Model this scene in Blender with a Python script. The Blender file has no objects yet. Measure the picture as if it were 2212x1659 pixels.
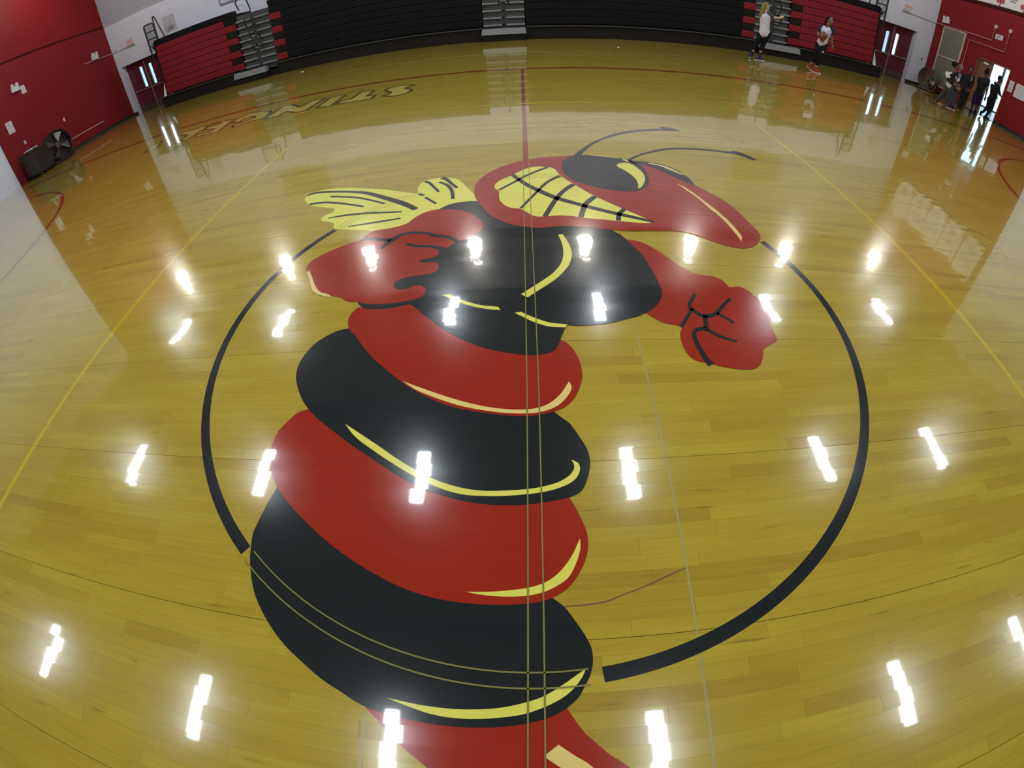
import bpy, bmesh, math, random
from mathutils import Vector, Matrix, Euler

random.seed(7)
SC = bpy.context.scene
COL = SC.collection

# ------------------------------------------------------------------ camera
# wide action-camera lens: fisheye with a measured polynomial, held 1.53 m above the floor
cam_data = bpy.data.cameras.new('camera')
cam = bpy.data.objects.new('camera', cam_data)
COL.objects.link(cam)
cam.location = (0.00678, -1.97230, 1.52931)
cam.rotation_euler = (0.742527, 0.051695, 0.012912)
cam_data.type = 'PANO'
cam_data.sensor_fit = 'HORIZONTAL'
cam_data.sensor_width = 22.12
LENS = (0.9651331, 0.1332576, -0.1921106, 0.0539738)          # radians per (pixel / 1000)
pano = cam_data if hasattr(cam_data, 'panorama_type') else cam_data.cycles
pano.panorama_type = 'FISHEYE_LENS_POLYNOMIAL'
pano.fisheye_fov = math.radians(200)
pano.fisheye_polynomial_k0 = 0.0
pano.fisheye_polynomial_k1 = -LENS[0] / 10
pano.fisheye_polynomial_k2 = -LENS[1] / 100
pano.fisheye_polynomial_k3 = -LENS[2] / 1000
pano.fisheye_polynomial_k4 = -LENS[3] / 10000
cam_data.clip_start = 0.01
cam_data.clip_end = 500
SC.camera = cam

# ------------------------------------------------------------------ world and exposure
world = bpy.data.worlds.new('daylight')
SC.world = world
world.use_nodes = True
bg = world.node_tree.nodes['Background']
bg.inputs[0].default_value = (0.80, 0.92, 1.0, 1)
bg.inputs[1].default_value = SKY_STRENGTH = 5.5
SC.view_settings.view_transform = 'Standard'
SC.view_settings.look = 'None'
SC.view_settings.exposure = 0.0
SC.view_settings.gamma = 1.0
SC.view_settings.use_curve_mapping = False
SC.cycles.max_bounces = 5
SC.cycles.diffuse_bounces = 3
SC.cycles.glossy_bounces = 2
SC.cycles.transmission_bounces = 2
SC.cycles.transparent_max_bounces = 8
SC.cycles.caustics_reflective = False
SC.cycles.caustics_refractive = False
SC.cycles.adaptive_threshold = 0.12
SC.cycles.adaptive_min_samples = 16
LAMP_COOL = 98.0
LAMP_WARM = 60.0

# ------------------------------------------------------------------ helpers
def tag(o, label=None, cat=None, group=None, kind=None):
    if label: o['label'] = label
    if cat: o['category'] = cat
    if group: o['group'] = group
    if kind: o['kind'] = kind
    return o

def empty(name, loc, rz=0.0):
    o = bpy.data.objects.new(name, None)
    o.empty_display_size = 0.2
    o.location = loc
    o.rotation_euler = (0, 0, rz)
    COL.objects.link(o)
    return o

class MB:
    def __init__(self):
        self.v = []; self.f = []; self.smooth = []
    def add(self, vs, fs, smooth=False):
        n = len(self.v)
        self.v += [tuple(v) for v in vs]
        for f in fs:
            self.f.append(tuple(i + n for i in f)); self.smooth.append(smooth)
        return self
    def box(self, x0, x1, y0, y1, z0, z1):
        return self.add([(x0,y0,z0),(x1,y0,z0),(x1,y1,z0),(x0,y1,z0),(x0,y0,z1),(x1,y0,z1),(x1,y1,z1),(x0,y1,z1)],
                        [(0,3,2,1),(4,5,6,7),(0,1,5,4),(1,2,6,5),(2,3,7,6),(3,0,4,7)])
    def hexa(self, lower, upper):
        return self.add(list(lower) + list(upper), [(0,3,2,1),(4,5,6,7),(0,1,5,4),(1,2,6,5),(2,3,7,6),(3,0,4,7)])
    def tube(self, path, r, n=8, closed=False):
        P = [Vector(q) for q in path]; m = len(P); rings = []
        up = None
        for i in range(m):
            if closed: d = (P[(i+1) % m] - P[i-1]).normalized()
            else: d = (P[min(m-1,i+1)] - P[max(0,i-1)]).normalized()
            if up is None: up = Vector((0,0,1)) if abs(d.z) < 0.9 else Vector((1,0,0))
            a = d.cross(up)
            if a.length < 1e-6: a = d.cross(Vector((0,1,0)))
            a.normalize(); b = a.cross(d).normalized(); up = b
            rr = r[i] if isinstance(r, (list, tuple)) else r
            rings.append([P[i] + rr*(math.cos(2*math.pi*k/n)*a + math.sin(2*math.pi*k/n)*b) for k in range(n)])
        vs = [v for ring in rings for v in ring]; fs = []
        for i in range(m if closed else m-1):
            j = (i+1) % m
            for k in range(n):
                fs.append((i*n+k, i*n+(k+1) % n, j*n+(k+1) % n, j*n+k))
        self.add(vs, fs, True)
        if not closed:
            self.add(rings[0], [tuple(reversed(range(n)))]); self.add(rings[-1], [tuple(range(n))])
        return self
    def disc_prism(self, c, axis, r, h, n=24, r2=None):
        a = Vector(axis).normalized(); c = Vector(c)
        u = a.orthogonal().normalized(); w = a.cross(u)
        r2 = r if r2 is None else r2
        lo = [c + r*(math.cos(2*math.pi*k/n)*u + math.sin(2*math.pi*k/n)*w) for k in range(n)]
        hi = [c + a*h + r2*(math.cos(2*math.pi*k/n)*u + math.sin(2*math.pi*k/n)*w) for k in range(n)]
        self.add(lo+hi, [(k,(k+1) % n,n+(k+1) % n,n+k) for k in range(n)], True)
        self.add(lo, [tuple(reversed(range(n)))]); self.add(hi, [tuple(range(n))])
        return self
    def ball(self, c, r, nu=16, nv=10):
        c = Vector(c); rx, ry, rz = (r, r, r) if not isinstance(r, (tuple, list)) else r
        vs = [c + Vector((0,0,-rz))]; fs = []
        for i in range(1, nv):
            t = math.pi*i/nv
            for k in range(nu):
                ph = 2*math.pi*k/nu
                vs.append(c + Vector((rx*math.sin(t)*math.cos(ph), ry*math.sin(t)*math.sin(ph), -rz*math.cos(t))))
        vs.append(c + Vector((0,0,rz)))
        for k in range(nu): fs.append((0, 1+(k+1) % nu, 1+k))
        for i in range(nv-2):
            for k in range(nu):
                a = 1+i*nu; b = a+nu
                fs.append((a+k, a+(k+1) % nu, b+(k+1) % nu, b+k))
        last = len(vs)-1; a = 1+(nv-2)*nu
        for k in range(nu): fs.append((a+k, a+(k+1) % nu, last))
        return self.add(vs, fs, True)
    def mesh(self, name, off=(0,0,0)):
        me = bpy.data.meshes.new(name)
        me.from_pydata([(v[0]-off[0], v[1]-off[1], v[2]-off[2]) for v in self.v], [], self.f)
        me.polygons.foreach_set('use_smooth', self.smooth)
        me.update()
        return me
    def build(self, name, mat, parent=None, off=(0,0,0), loc=None, bevel=0.0):
        """off: world position of the thing's base; as a child the vertices are made relative to it"""
        me = self.mesh(name, off)
        me.materials.append(mat)
        o = bpy.data.objects.new(name, me)
        COL.objects.link(o)
        if parent is not None: o.parent = parent
        else: o.location = off
        if bevel:
            b = o.modifiers.new('bevel', 'BEVEL'); b.width = bevel; b.segments = 2; b.limit_method = 'ANGLE'
        return o

def copy_tree(o, parent=None):
    c = o.copy(); COL.objects.link(c); c.parent = parent
    for ch in list(o.children): copy_tree(ch, c)
    return c

# ------------------------------------------------------------------ materials
def nodes_of(m):
    m.use_nodes = True
    return m.node_tree.nodes, m.node_tree.links, m.node_tree.nodes['Principled BSDF']

def basic(name, col, rough=0.5, metal=0.0, var=0.12, scale=3.0, bump=0.0, bscale=60.0, coat=0.0, spec=0.5):
    m = bpy.data.materials.new(name); N, Lk, B = nodes_of(m)
    geo = N.new('ShaderNodeNewGeometry')
    noi = N.new('ShaderNodeTexNoise'); noi.inputs['Scale'].default_value = scale; noi.inputs['Detail'].default_value = 2
    Lk.new(geo.outputs['Position'], noi.inputs['Vector'])
    mix = N.new('ShaderNodeMixRGB'); mix.blend_type = 'MIX'
    mix.inputs[1].default_value = (*[c*(1-var) for c in col], 1); mix.inputs[2].default_value = (*[min(1, c*(1+var)) for c in col], 1)
    Lk.new(noi.outputs['Fac'], mix.inputs[0]); Lk.new(mix.outputs[0], B.inputs['Base Color'])
    B.inputs['Roughness'].default_value = rough; B.inputs['Metallic'].default_value = metal
    B.inputs['Coat Weight'].default_value = coat; B.inputs['Specular IOR Level'].default_value = spec
    if bump:
        n2 = N.new('ShaderNodeTexNoise'); n2.inputs['Scale'].default_value = bscale; n2.inputs['Detail'].default_value = 3
        Lk.new(geo.outputs['Position'], n2.inputs['Vector'])
        bp = N.new('ShaderNodeBump'); bp.inputs['Strength'].default_value = bump; bp.inputs['Distance'].default_value = 0.01
        Lk.new(n2.outputs['Fac'], bp.inputs['Height']); Lk.new(bp.outputs[0], B.inputs['Normal'])
    return m

def emit(name, col, strength):
    m = bpy.data.materials.new(name); N, Lk, B = nodes_of(m)
    B.inputs['Base Color'].default_value = (*[min(1, c) for c in col], 1)
    B.inputs['Emission Color'].default_value = (*col, 1); B.inputs['Emission Strength'].default_value = strength
    return m

WARP = (0.009, 0.0016)         # largest tilt of a strip along and across the hall, radians
SEAM0, PITCH, STRIP = -0.295, 0.6900, 0.0575
def varnish(N, Lk, B, geo):
    """the clear finish over wood and paint alike: glossy, slightly wavy from strip to strip"""
    B.inputs['Roughness'].default_value = 0.17
    B.inputs['Specular IOR Level'].default_value = 0.22
    B.inputs['Coat Weight'].default_value = 1.0
    B.inputs['Coat Roughness'].default_value = 0.030
    B.inputs['Coat IOR'].default_value = 1.5
    # every strip bows a little along its length, independently of its neighbours
    sp = N.new('ShaderNodeSeparateXYZ'); Lk.new(geo.outputs['Position'], sp.inputs[0])
    a = N.new('ShaderNodeMath'); a.operation = 'SUBTRACT'; a.inputs[1].default_value = SEAM0; Lk.new(sp.outputs['Y'], a.inputs[0])
    d = N.new('ShaderNodeMath'); d.operation = 'DIVIDE'; d.inputs[1].default_value = STRIP; Lk.new(a.outputs[0], d.inputs[0])
    f = N.new('ShaderNodeMath'); f.operation = 'FLOOR'; Lk.new(d.outputs[0], f.inputs[0])
    g = N.new('ShaderNodeMath'); g.operation = 'MULTIPLY'; g.inputs[1].default_value = 3.37; Lk.new(f.outputs[0], g.inputs[0])
    c = N.new('ShaderNodeCombineXYZ'); Lk.new(sp.outputs['X'], c.inputs['X']); Lk.new(g.outputs[0], c.inputs['Y'])
    n0 = N.new('ShaderNodeTexNoise'); n0.inputs['Scale'].default_value = 3.2; n0.inputs['Detail'].default_value = 0.0
    Lk.new(c.outputs[0], n0.inputs['Vector'])
    mp = N.new('ShaderNodeMapping'); mp.inputs['Scale'].default_value = (0.8, 5.0, 1.0)
    Lk.new(geo.outputs['Position'], mp.inputs['Vector'])
    n1 = N.new('ShaderNodeTexNoise'); n1.inputs['Scale'].default_value = 2.0; n1.inputs['Detail'].default_value = 0.0
    Lk.new(mp.outputs[0], n1.inputs['Vector'])
    tilt = []
    for src, amp in ((n0, WARP[0]), (n1, WARP[1])):
        r = N.new('ShaderNodeMapRange'); r.clamp = False
        r.inputs['To Min'].default_value = -amp; r.inputs['To Max'].default_value = amp
        Lk.new(src.outputs['Fac'], r.inputs['Value']); tilt.append(r.outputs[0])
    nv = N.new('ShaderNodeCombineXYZ'); Lk.new(tilt[0], nv.inputs['X']); Lk.new(tilt[1], nv.inputs['Y']); nv.inputs['Z'].default_value = 0.0
    ns = N.new('ShaderNodeVectorMath'); ns.operation = 'ADD'; Lk.new(geo.outputs['Normal'], ns.inputs[0]); Lk.new(nv.outputs[0], ns.inputs[1])
    nn = N.new('ShaderNodeVectorMath'); nn.operation = 'NORMALIZE'; Lk.new(ns.outputs[0], nn.inputs[0])
    Lk.new(nn.outputs[0], B.inputs['Coat Normal']); Lk.new(nn.outputs[0], B.inputs['Normal'])

def seam_mask(N, Lk, geo):
    """1 on the dark open joints that run across the hall every twelve strips"""
    sp = N.new('ShaderNodeSeparateXYZ'); Lk.new(geo.outputs['Position'], sp.inputs[0])
    a = N.new('ShaderNodeMath'); a.operation = 'SUBTRACT'; a.inputs[1].default_value = SEAM0; Lk.new(sp.outputs['Y'], a.inputs[0])
    d = N.new('ShaderNodeMath'); d.operation = 'DIVIDE'; d.inputs[1].default_value = PITCH; Lk.new(a.outputs[0], d.inputs[0])
    f = N.new('ShaderNodeMath'); f.operation = 'PINGPONG'; f.inputs[1].default_value = 0.5; Lk.new(d.outputs[0], f.inputs[0])
    l = N.new('ShaderNodeMath'); l.operation = 'LESS_THAN'; l.inputs[1].default_value = 0.0013; Lk.new(f.outputs[0], l.inputs[0])
    return l.outputs[0]

def wood(name, attr):
    m = bpy.data.materials.new(name); N, Lk, B = nodes_of(m)
    geo = N.new('ShaderNodeNewGeometry')
    if attr:
        t = N.new('ShaderNodeAttribute'); t.attribute_name = 'tone'; tone = t.outputs['Fac']
    else:
        t = N.new('ShaderNodeObjectInfo'); tone = t.outputs['Random']
    mp = N.new('ShaderNodeMapping'); mp.inputs['Scale'].default_value = (1.1, 26.0, 1.0)
    Lk.new(geo.outputs['Position'], mp.inputs['Vector'])
    ad = N.new('ShaderNodeVectorMath'); ad.operation = 'ADD'; Lk.new(mp.outputs[0], ad.inputs[0])
    cx = N.new('ShaderNodeCombineXYZ'); mu = N.new('ShaderNodeMath'); mu.operation = 'MULTIPLY'; mu.inputs[1].default_value = 37.0
    Lk.new(tone, mu.inputs[0]); Lk.new(mu.outputs[0], cx.inputs['X']); Lk.new(cx.outputs[0], ad.inputs[1])
    g = N.new('ShaderNodeTexNoise'); g.inputs['Scale'].default_value = 3.0; g.inputs['Detail'].default_value = 3; g.inputs['Roughness'].default_value = 0.6
    Lk.new(ad.outputs[0], g.inputs['Vector'])
    ramp = N.new('ShaderNodeValToRGB'); cr = ramp.color_ramp
    cr.elements[0].position = 0.0; cr.elements[0].color = (*WOOD[0], 1)
    cr.elements[1].position = 1.0; cr.elements[1].color = (*WOOD[3], 1)
    e = cr.elements.new(0.12); e.color = (*WOOD[1], 1)
    e = cr.elements.new(0.55); e.color = (*WOOD[2], 1)
    Lk.new(tone, ramp.inputs[0])
    gm = N.new('ShaderNodeMapRange'); gm.inputs['From Min'].default_value = 0.3; gm.inputs['From Max'].default_value = 0.7
    gm.inputs['To Min'].default_value = 0.91; gm.inputs['To Max'].default_value = 1.08
    Lk.new(g.outputs['Fac'], gm.inputs['Value'])
    mul = N.new('ShaderNodeMixRGB'); mul.blend_type = 'MULTIPLY'; mul.inputs[0].default_value = 1.0
    Lk.new(ramp.outputs[0], mul.inputs[1]); Lk.new(gm.outputs[0], mul.inputs[2])
    # a few dark mineral streaks
    s = N.new('ShaderNodeTexNoise'); s.inputs['Scale'].default_value = 1.7; s.inputs['Detail'].default_value = 1
    mp2 = N.new('ShaderNodeMapping'); mp2.inputs['Scale'].default_value = (2.2, 22.0, 1.0); mp2.inputs['Location'].default_value = (7, 3, 0)
    Lk.new(geo.outputs['Position'], mp2.inputs['Vector']); Lk.new(mp2.outputs[0], s.inputs['Vector'])
    sr = N.new('ShaderNodeMapRange'); sr.inputs['From Min'].default_value = 0.69; sr.inputs['From Max'].default_value = 0.80
    sr.inputs['To Min'].default_value = 0.0; sr.inputs['To Max'].default_value = 0.45
    Lk.new(s.outputs['Fac'], sr.inputs['Value'])
    dk = N.new('ShaderNodeMixRGB'); dk.blend_type = 'MIX'; dk.inputs[2].default_value = (0.10, 0.055, 0.015, 1)
    Lk.new(sr.outputs[0], dk.inputs[0]); Lk.new(mul.outputs[0], dk.inputs[1])
    mo = N.new('ShaderNodeTexNoise'); mo.inputs['Scale'].default_value = 1.0; mo.inputs['Detail'].default_value = 2
    mp3 = N.new('ShaderNodeMapping'); mp3.inputs['Scale'].default_value = (1.2, 7.0, 1.0)
    Lk.new(geo.outputs['Position'], mp3.inputs['Vector']); Lk.new(mp3.outputs[0], mo.inputs['Vector'])
    mr = N.new('ShaderNodeMapRange'); mr.inputs['From Min'].default_value = 0.35; mr.inputs['From Max'].default_value = 0.7
    mr.inputs['To Min'].default_value = 0.0; mr.inputs['To Max'].default_value = 0.30
    Lk.new(mo.outputs['Fac'], mr.inputs['Value'])
    wm = N.new('ShaderNodeMixRGB'); wm.inputs[2].default_value = (0.27, 0.165, 0.020, 1)
    Lk.new(mr.outputs[0], wm.inputs[0]); Lk.new(dk.outputs[0], wm.inputs[1]); Lk.new(wm.outputs[0], B.inputs['Base Color'])
    varnish(N, Lk, B, geo)
    return m

def paint(name, col, seam=0.5, see=0.0):
    m = bpy.data.materials.new(name); N, Lk, B = nodes_of(m)
    geo = N.new('ShaderNodeNewGeometry')
    noi = N.new('ShaderNodeTexNoise'); noi.inputs['Scale'].default_value = 5.0; noi.inputs['Detail'].default_value = 2
    mp = N.new('ShaderNodeMapping'); mp.inputs['Scale'].default_value = (1, 5, 1)
    Lk.new(geo.outputs['Position'], mp.inputs['Vector']); Lk.new(mp.outputs[0], noi.inputs['Vector'])
    mix = N.new('ShaderNodeMixRGB')
    mix.inputs[1].default_value = (*[c*0.9 for c in col], 1); mix.inputs[2].default_value = (*[min(1, c*1.1) for c in col], 1)
    Lk.new(noi.outputs['Fac'], mix.inputs[0])
    sm = seam_mask(N, Lk, geo)
    k = N.new('ShaderNodeMath'); k.operation = 'MULTIPLY'; k.inputs[1].default_value = seam; Lk.new(sm, k.inputs[0])
    dk = N.new('ShaderNodeMixRGB'); dk.inputs[2].default_value = (0.02, 0.012, 0.008, 1)
    Lk.new(k.outputs[0], dk.inputs[0]); Lk.new(mix.outputs[0], dk.inputs[1]); Lk.new(dk.outputs[0], B.inputs['Base Color'])
    varnish(N, Lk, B, geo)
    return m

def block_wall(name, col, rough=0.55):
    """painted concrete block: fine relief of joints only"""
    m = bpy.data.materials.new(name); N, Lk, B = nodes_of(m)
    geo = N.new('ShaderNodeNewGeometry')
    sp = N.new('ShaderNodeSeparateXYZ'); Lk.new(geo.outputs['Position'], sp.inputs[0])
    s = N.new('ShaderNodeMath'); s.operation = 'ADD'; Lk.new(sp.outputs['X'], s.inputs[0]); Lk.new(sp.outputs['Y'], s.inputs[1])
    c = N.new('ShaderNodeCombineXYZ'); Lk.new(s.outputs[0], c.inputs['X']); Lk.new(sp.outputs['Z'], c.inputs['Y'])
    br = N.new('ShaderNodeTexBrick'); br.inputs['Scale'].default_value = 1.0; br.inputs['Brick Width'].default_value = 0.406
    br.inputs['Row Height'].default_value = 0.203; br.inputs['Mortar Size'].default_value = 0.006
    br.inputs['Color1'].default_value = (*col, 1); br.inputs['Color2'].default_value = (*[x*0.95 for x in col], 1)
    br.inputs['Mortar'].default_value = (*[x*0.88 for x in col], 1)
    Lk.new(c.outputs[0], br.inputs['Vector']); Lk.new(br.outputs['Color'], B.inputs['Base Color'])
    bp = N.new('ShaderNodeBump'); bp.inputs['Strength'].default_value = 0.25; bp.inputs['Distance'].default_value = 0.004; bp.invert = True
    Lk.new(br.outputs['Fac'], bp.inputs['Height']); Lk.new(bp.outputs[0], B.inputs['Normal'])
    B.inputs['Roughness'].default_value = rough
    B.inputs['Specular IOR Level'].default_value = 0.15
    return m

def glass(name):
    m = bpy.data.materials.new(name); N, Lk, B = nodes_of(m)
    out = N['Material Output']
    tr = N.new('ShaderNodeBsdfTransparent'); tr.inputs[0].default_value = (0.86, 0.95, 0.96, 1)
    gl = N.new('ShaderNodeBsdfGlossy'); gl.inputs['Roughness'].default_value = 0.02
    fr = N.new('ShaderNodeFresnel'); fr.inputs[0].default_value = 1.45
    mx = N.new('ShaderNodeMixShader'); Lk.new(fr.outputs[0], mx.inputs[0]); Lk.new(tr.outputs[0], mx.inputs[1]); Lk.new(gl.outputs[0], mx.inputs[2])
    Lk.new(mx.outputs[0], out.inputs['Surface'])
    return m

WOOD = [(0.325, 0.220, 0.023), (0.366, 0.258, 0.026), (0.386, 0.278, 0.029), (0.408, 0.300, 0.032)]
M = {}
M['plank'] = wood('maple_plank', False)
M['plank_field'] = wood('maple_plank_field', True)
M['red'] = paint('floor_paint_red', (0.285, 0.020, 0.008), 0.45)
M['black'] = paint('floor_paint_black', (0.014, 0.017, 0.018), 0.5)
M['yellow'] = paint('floor_paint_yellow', (0.66, 0.62, 0.10), 0.35)
M['cream'] = paint('floor_paint_cream', (0.70, 0.52, 0.17), 0.35)
M['letter'] = paint('floor_paint_letter_yellow', (0.52, 0.42, 0.09), 0.2)
M['outline'] = paint('floor_paint_letter_outline', (0.10, 0.060, 0.018), 0.2)
M['court_red'] = paint('court_line_red', (0.24, 0.040, 0.014), 0.3)
M['court_yellow'] = paint('court_line_yellow', (0.48, 0.36, 0.015), 0.3)
M['tape_edge'] = paint('paint_edge_olive', (0.21, 0.19, 0.055), 0.2)
M['faint_grey'] = paint('tape_residue_grey', (0.32, 0.275, 0.105), 0.2)
M['door_kick'] = basic('dark_kick_plate', (0.07, 0.05, 0.05), 0.5)
M['scuff'] = paint('scuff_mark', (0.15, 0.08, 0.05), 0.2)
M['subfloor'] = basic('subfloor_dark', (0.03, 0.018, 0.008), 0.8)
M['wall_white'] = block_wall('white_block', (0.63, 0.66, 0.77))
M['wall_grey'] = block_wall('grey_upper_wall', (0.37, 0.375, 0.445))
M['wall_red'] = block_wall('red_block', (0.180, 0.011, 0.014))
M['wall_red_up'] = block_wall('red_upper_wall', (0.185, 0.009, 0.012))
M['trim_shadow'] = basic('shadow_line_trim', (0.035, 0.006, 0.008), 0.8, spec=0.1)  # dark red that paints the shadow line along the wall ledge
M['base'] = basic('black_rubber_base', (0.02, 0.018, 0.018), 0.5)
M['ceiling'] = basic('ceiling_deck', (0.11, 0.115, 0.12), 0.8)
M['bl_black'] = basic('black_plastic_bench', (0.0085, 0.0085, 0.011), 0.5, bump=0.05, spec=0.12)
M['bl_red'] = basic('red_plastic_bench', (0.205, 0.012, 0.020), 0.5, bump=0.05, spec=0.25)
M['bl_dark'] = basic('dark_understructure', (0.012, 0.010, 0.009), 0.7, spec=0.15)
M['bl_ledge'] = basic('ledge_grey_metal', (0.028, 0.027, 0.025), 0.5)
M['step_grey'] = basic('grey_step', (0.062, 0.067, 0.070), 0.5)
M['step_light'] = basic('light_step_nosing', (0.20, 0.21, 0.215), 0.5)
M['step_front'] = basic('pale_front_step', (0.17, 0.175, 0.18), 0.5)
M['metal_black'] = basic('black_steel', (0.02, 0.02, 0.024), 0.4)
M['maroon'] = basic('maroon_door', (0.115, 0.014, 0.030), 0.45)
M['alu'] = basic('brushed_metal', (0.42, 0.42, 0.44), 0.35, 0.7)
M['glass'] = glass('door_glass')
M['white'] = basic('white_enamel', (0.62, 0.60, 0.60), 0.5)
M['cream_pipe'] = basic('cream_conduit', (0.55, 0.33, 0.27), 0.5)
M['red_pipe'] = basic('light_red_conduit', (0.45, 0.16, 0.15), 0.5)
M['paper'] = basic('white_paper', (0.55, 0.53, 0.56), 0.7)
M['print'] = basic('grey_print', (0.18, 0.18, 0.22), 0.7)
M['panel_green'] = basic('grey_green_panel', (0.15, 0.145, 0.10), 0.5)
M['panel_frame'] = basic('cream_frame', (0.52, 0.47, 0.36), 0.5)
M['brown_door'] = basic('brown_wood_door', (0.17, 0.075, 0.038), 0.45, scale=6)
M['lobby_white'] = basic('lobby_white', (0.82, 0.84, 0.86), 0.6)
M['lobby_floor'] = basic('lobby_tile', (0.45, 0.52, 0.58), 0.25)
M['fan_dark'] = basic('dark_fan_metal', (0.035, 0.024, 0.024), 0.35, 0.3)
M['fan_grey'] = basic('grey_fan_metal', (0.11, 0.105, 0.09), 0.5, 0.2)
M['fan_blade'] = basic('fan_blade_metal', (0.28, 0.24, 0.26), 0.28, 0.8)
M['cart'] = basic('dark_cart', (0.022, 0.015, 0.016), 0.55)
M['purple'] = basic('purple_frame', (0.20, 0.16, 0.30), 0.5)
M['grey_plate'] = basic('grey_plate', (0.44, 0.44, 0.46), 0.5)
M['dark_grille'] = basic('dark_grille', (0.16, 0.16, 0.18), 0.5)
M['pavement'] = basic('pavement', (0.42, 0.44, 0.44), 0.8)
M['cyan_backdrop'] = basic('far_cyan_backdrop', (0.26, 0.40, 0.42), 0.8, var=0.3, scale=1.2)  # cyan tint of the added backdrop behind the door panes
M['lamp_cool'] = emit('lamp_lens_cool', (0.86, 0.93, 1.0), LAMP_COOL)
M['lamp_warm'] = emit('lamp_lens_warm', (1.0, 0.95, 0.86), LAMP_WARM)
M['lamp_body'] = basic('lamp_housing', (0.60, 0.60, 0.60), 0.4)
M['exit_red'] = basic('exit_letters_red', (0.75, 0.07, 0.07), 0.5)
M['board'] = basic('backboard_white', (0.16, 0.16, 0.11), 0.4)
M['steel_grey'] = basic('grey_steel', (0.20, 0.20, 0.18), 0.45)
M['logo_red'] = basic('banner_red', (0.30, 0.05, 0.06), 0.6)

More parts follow.
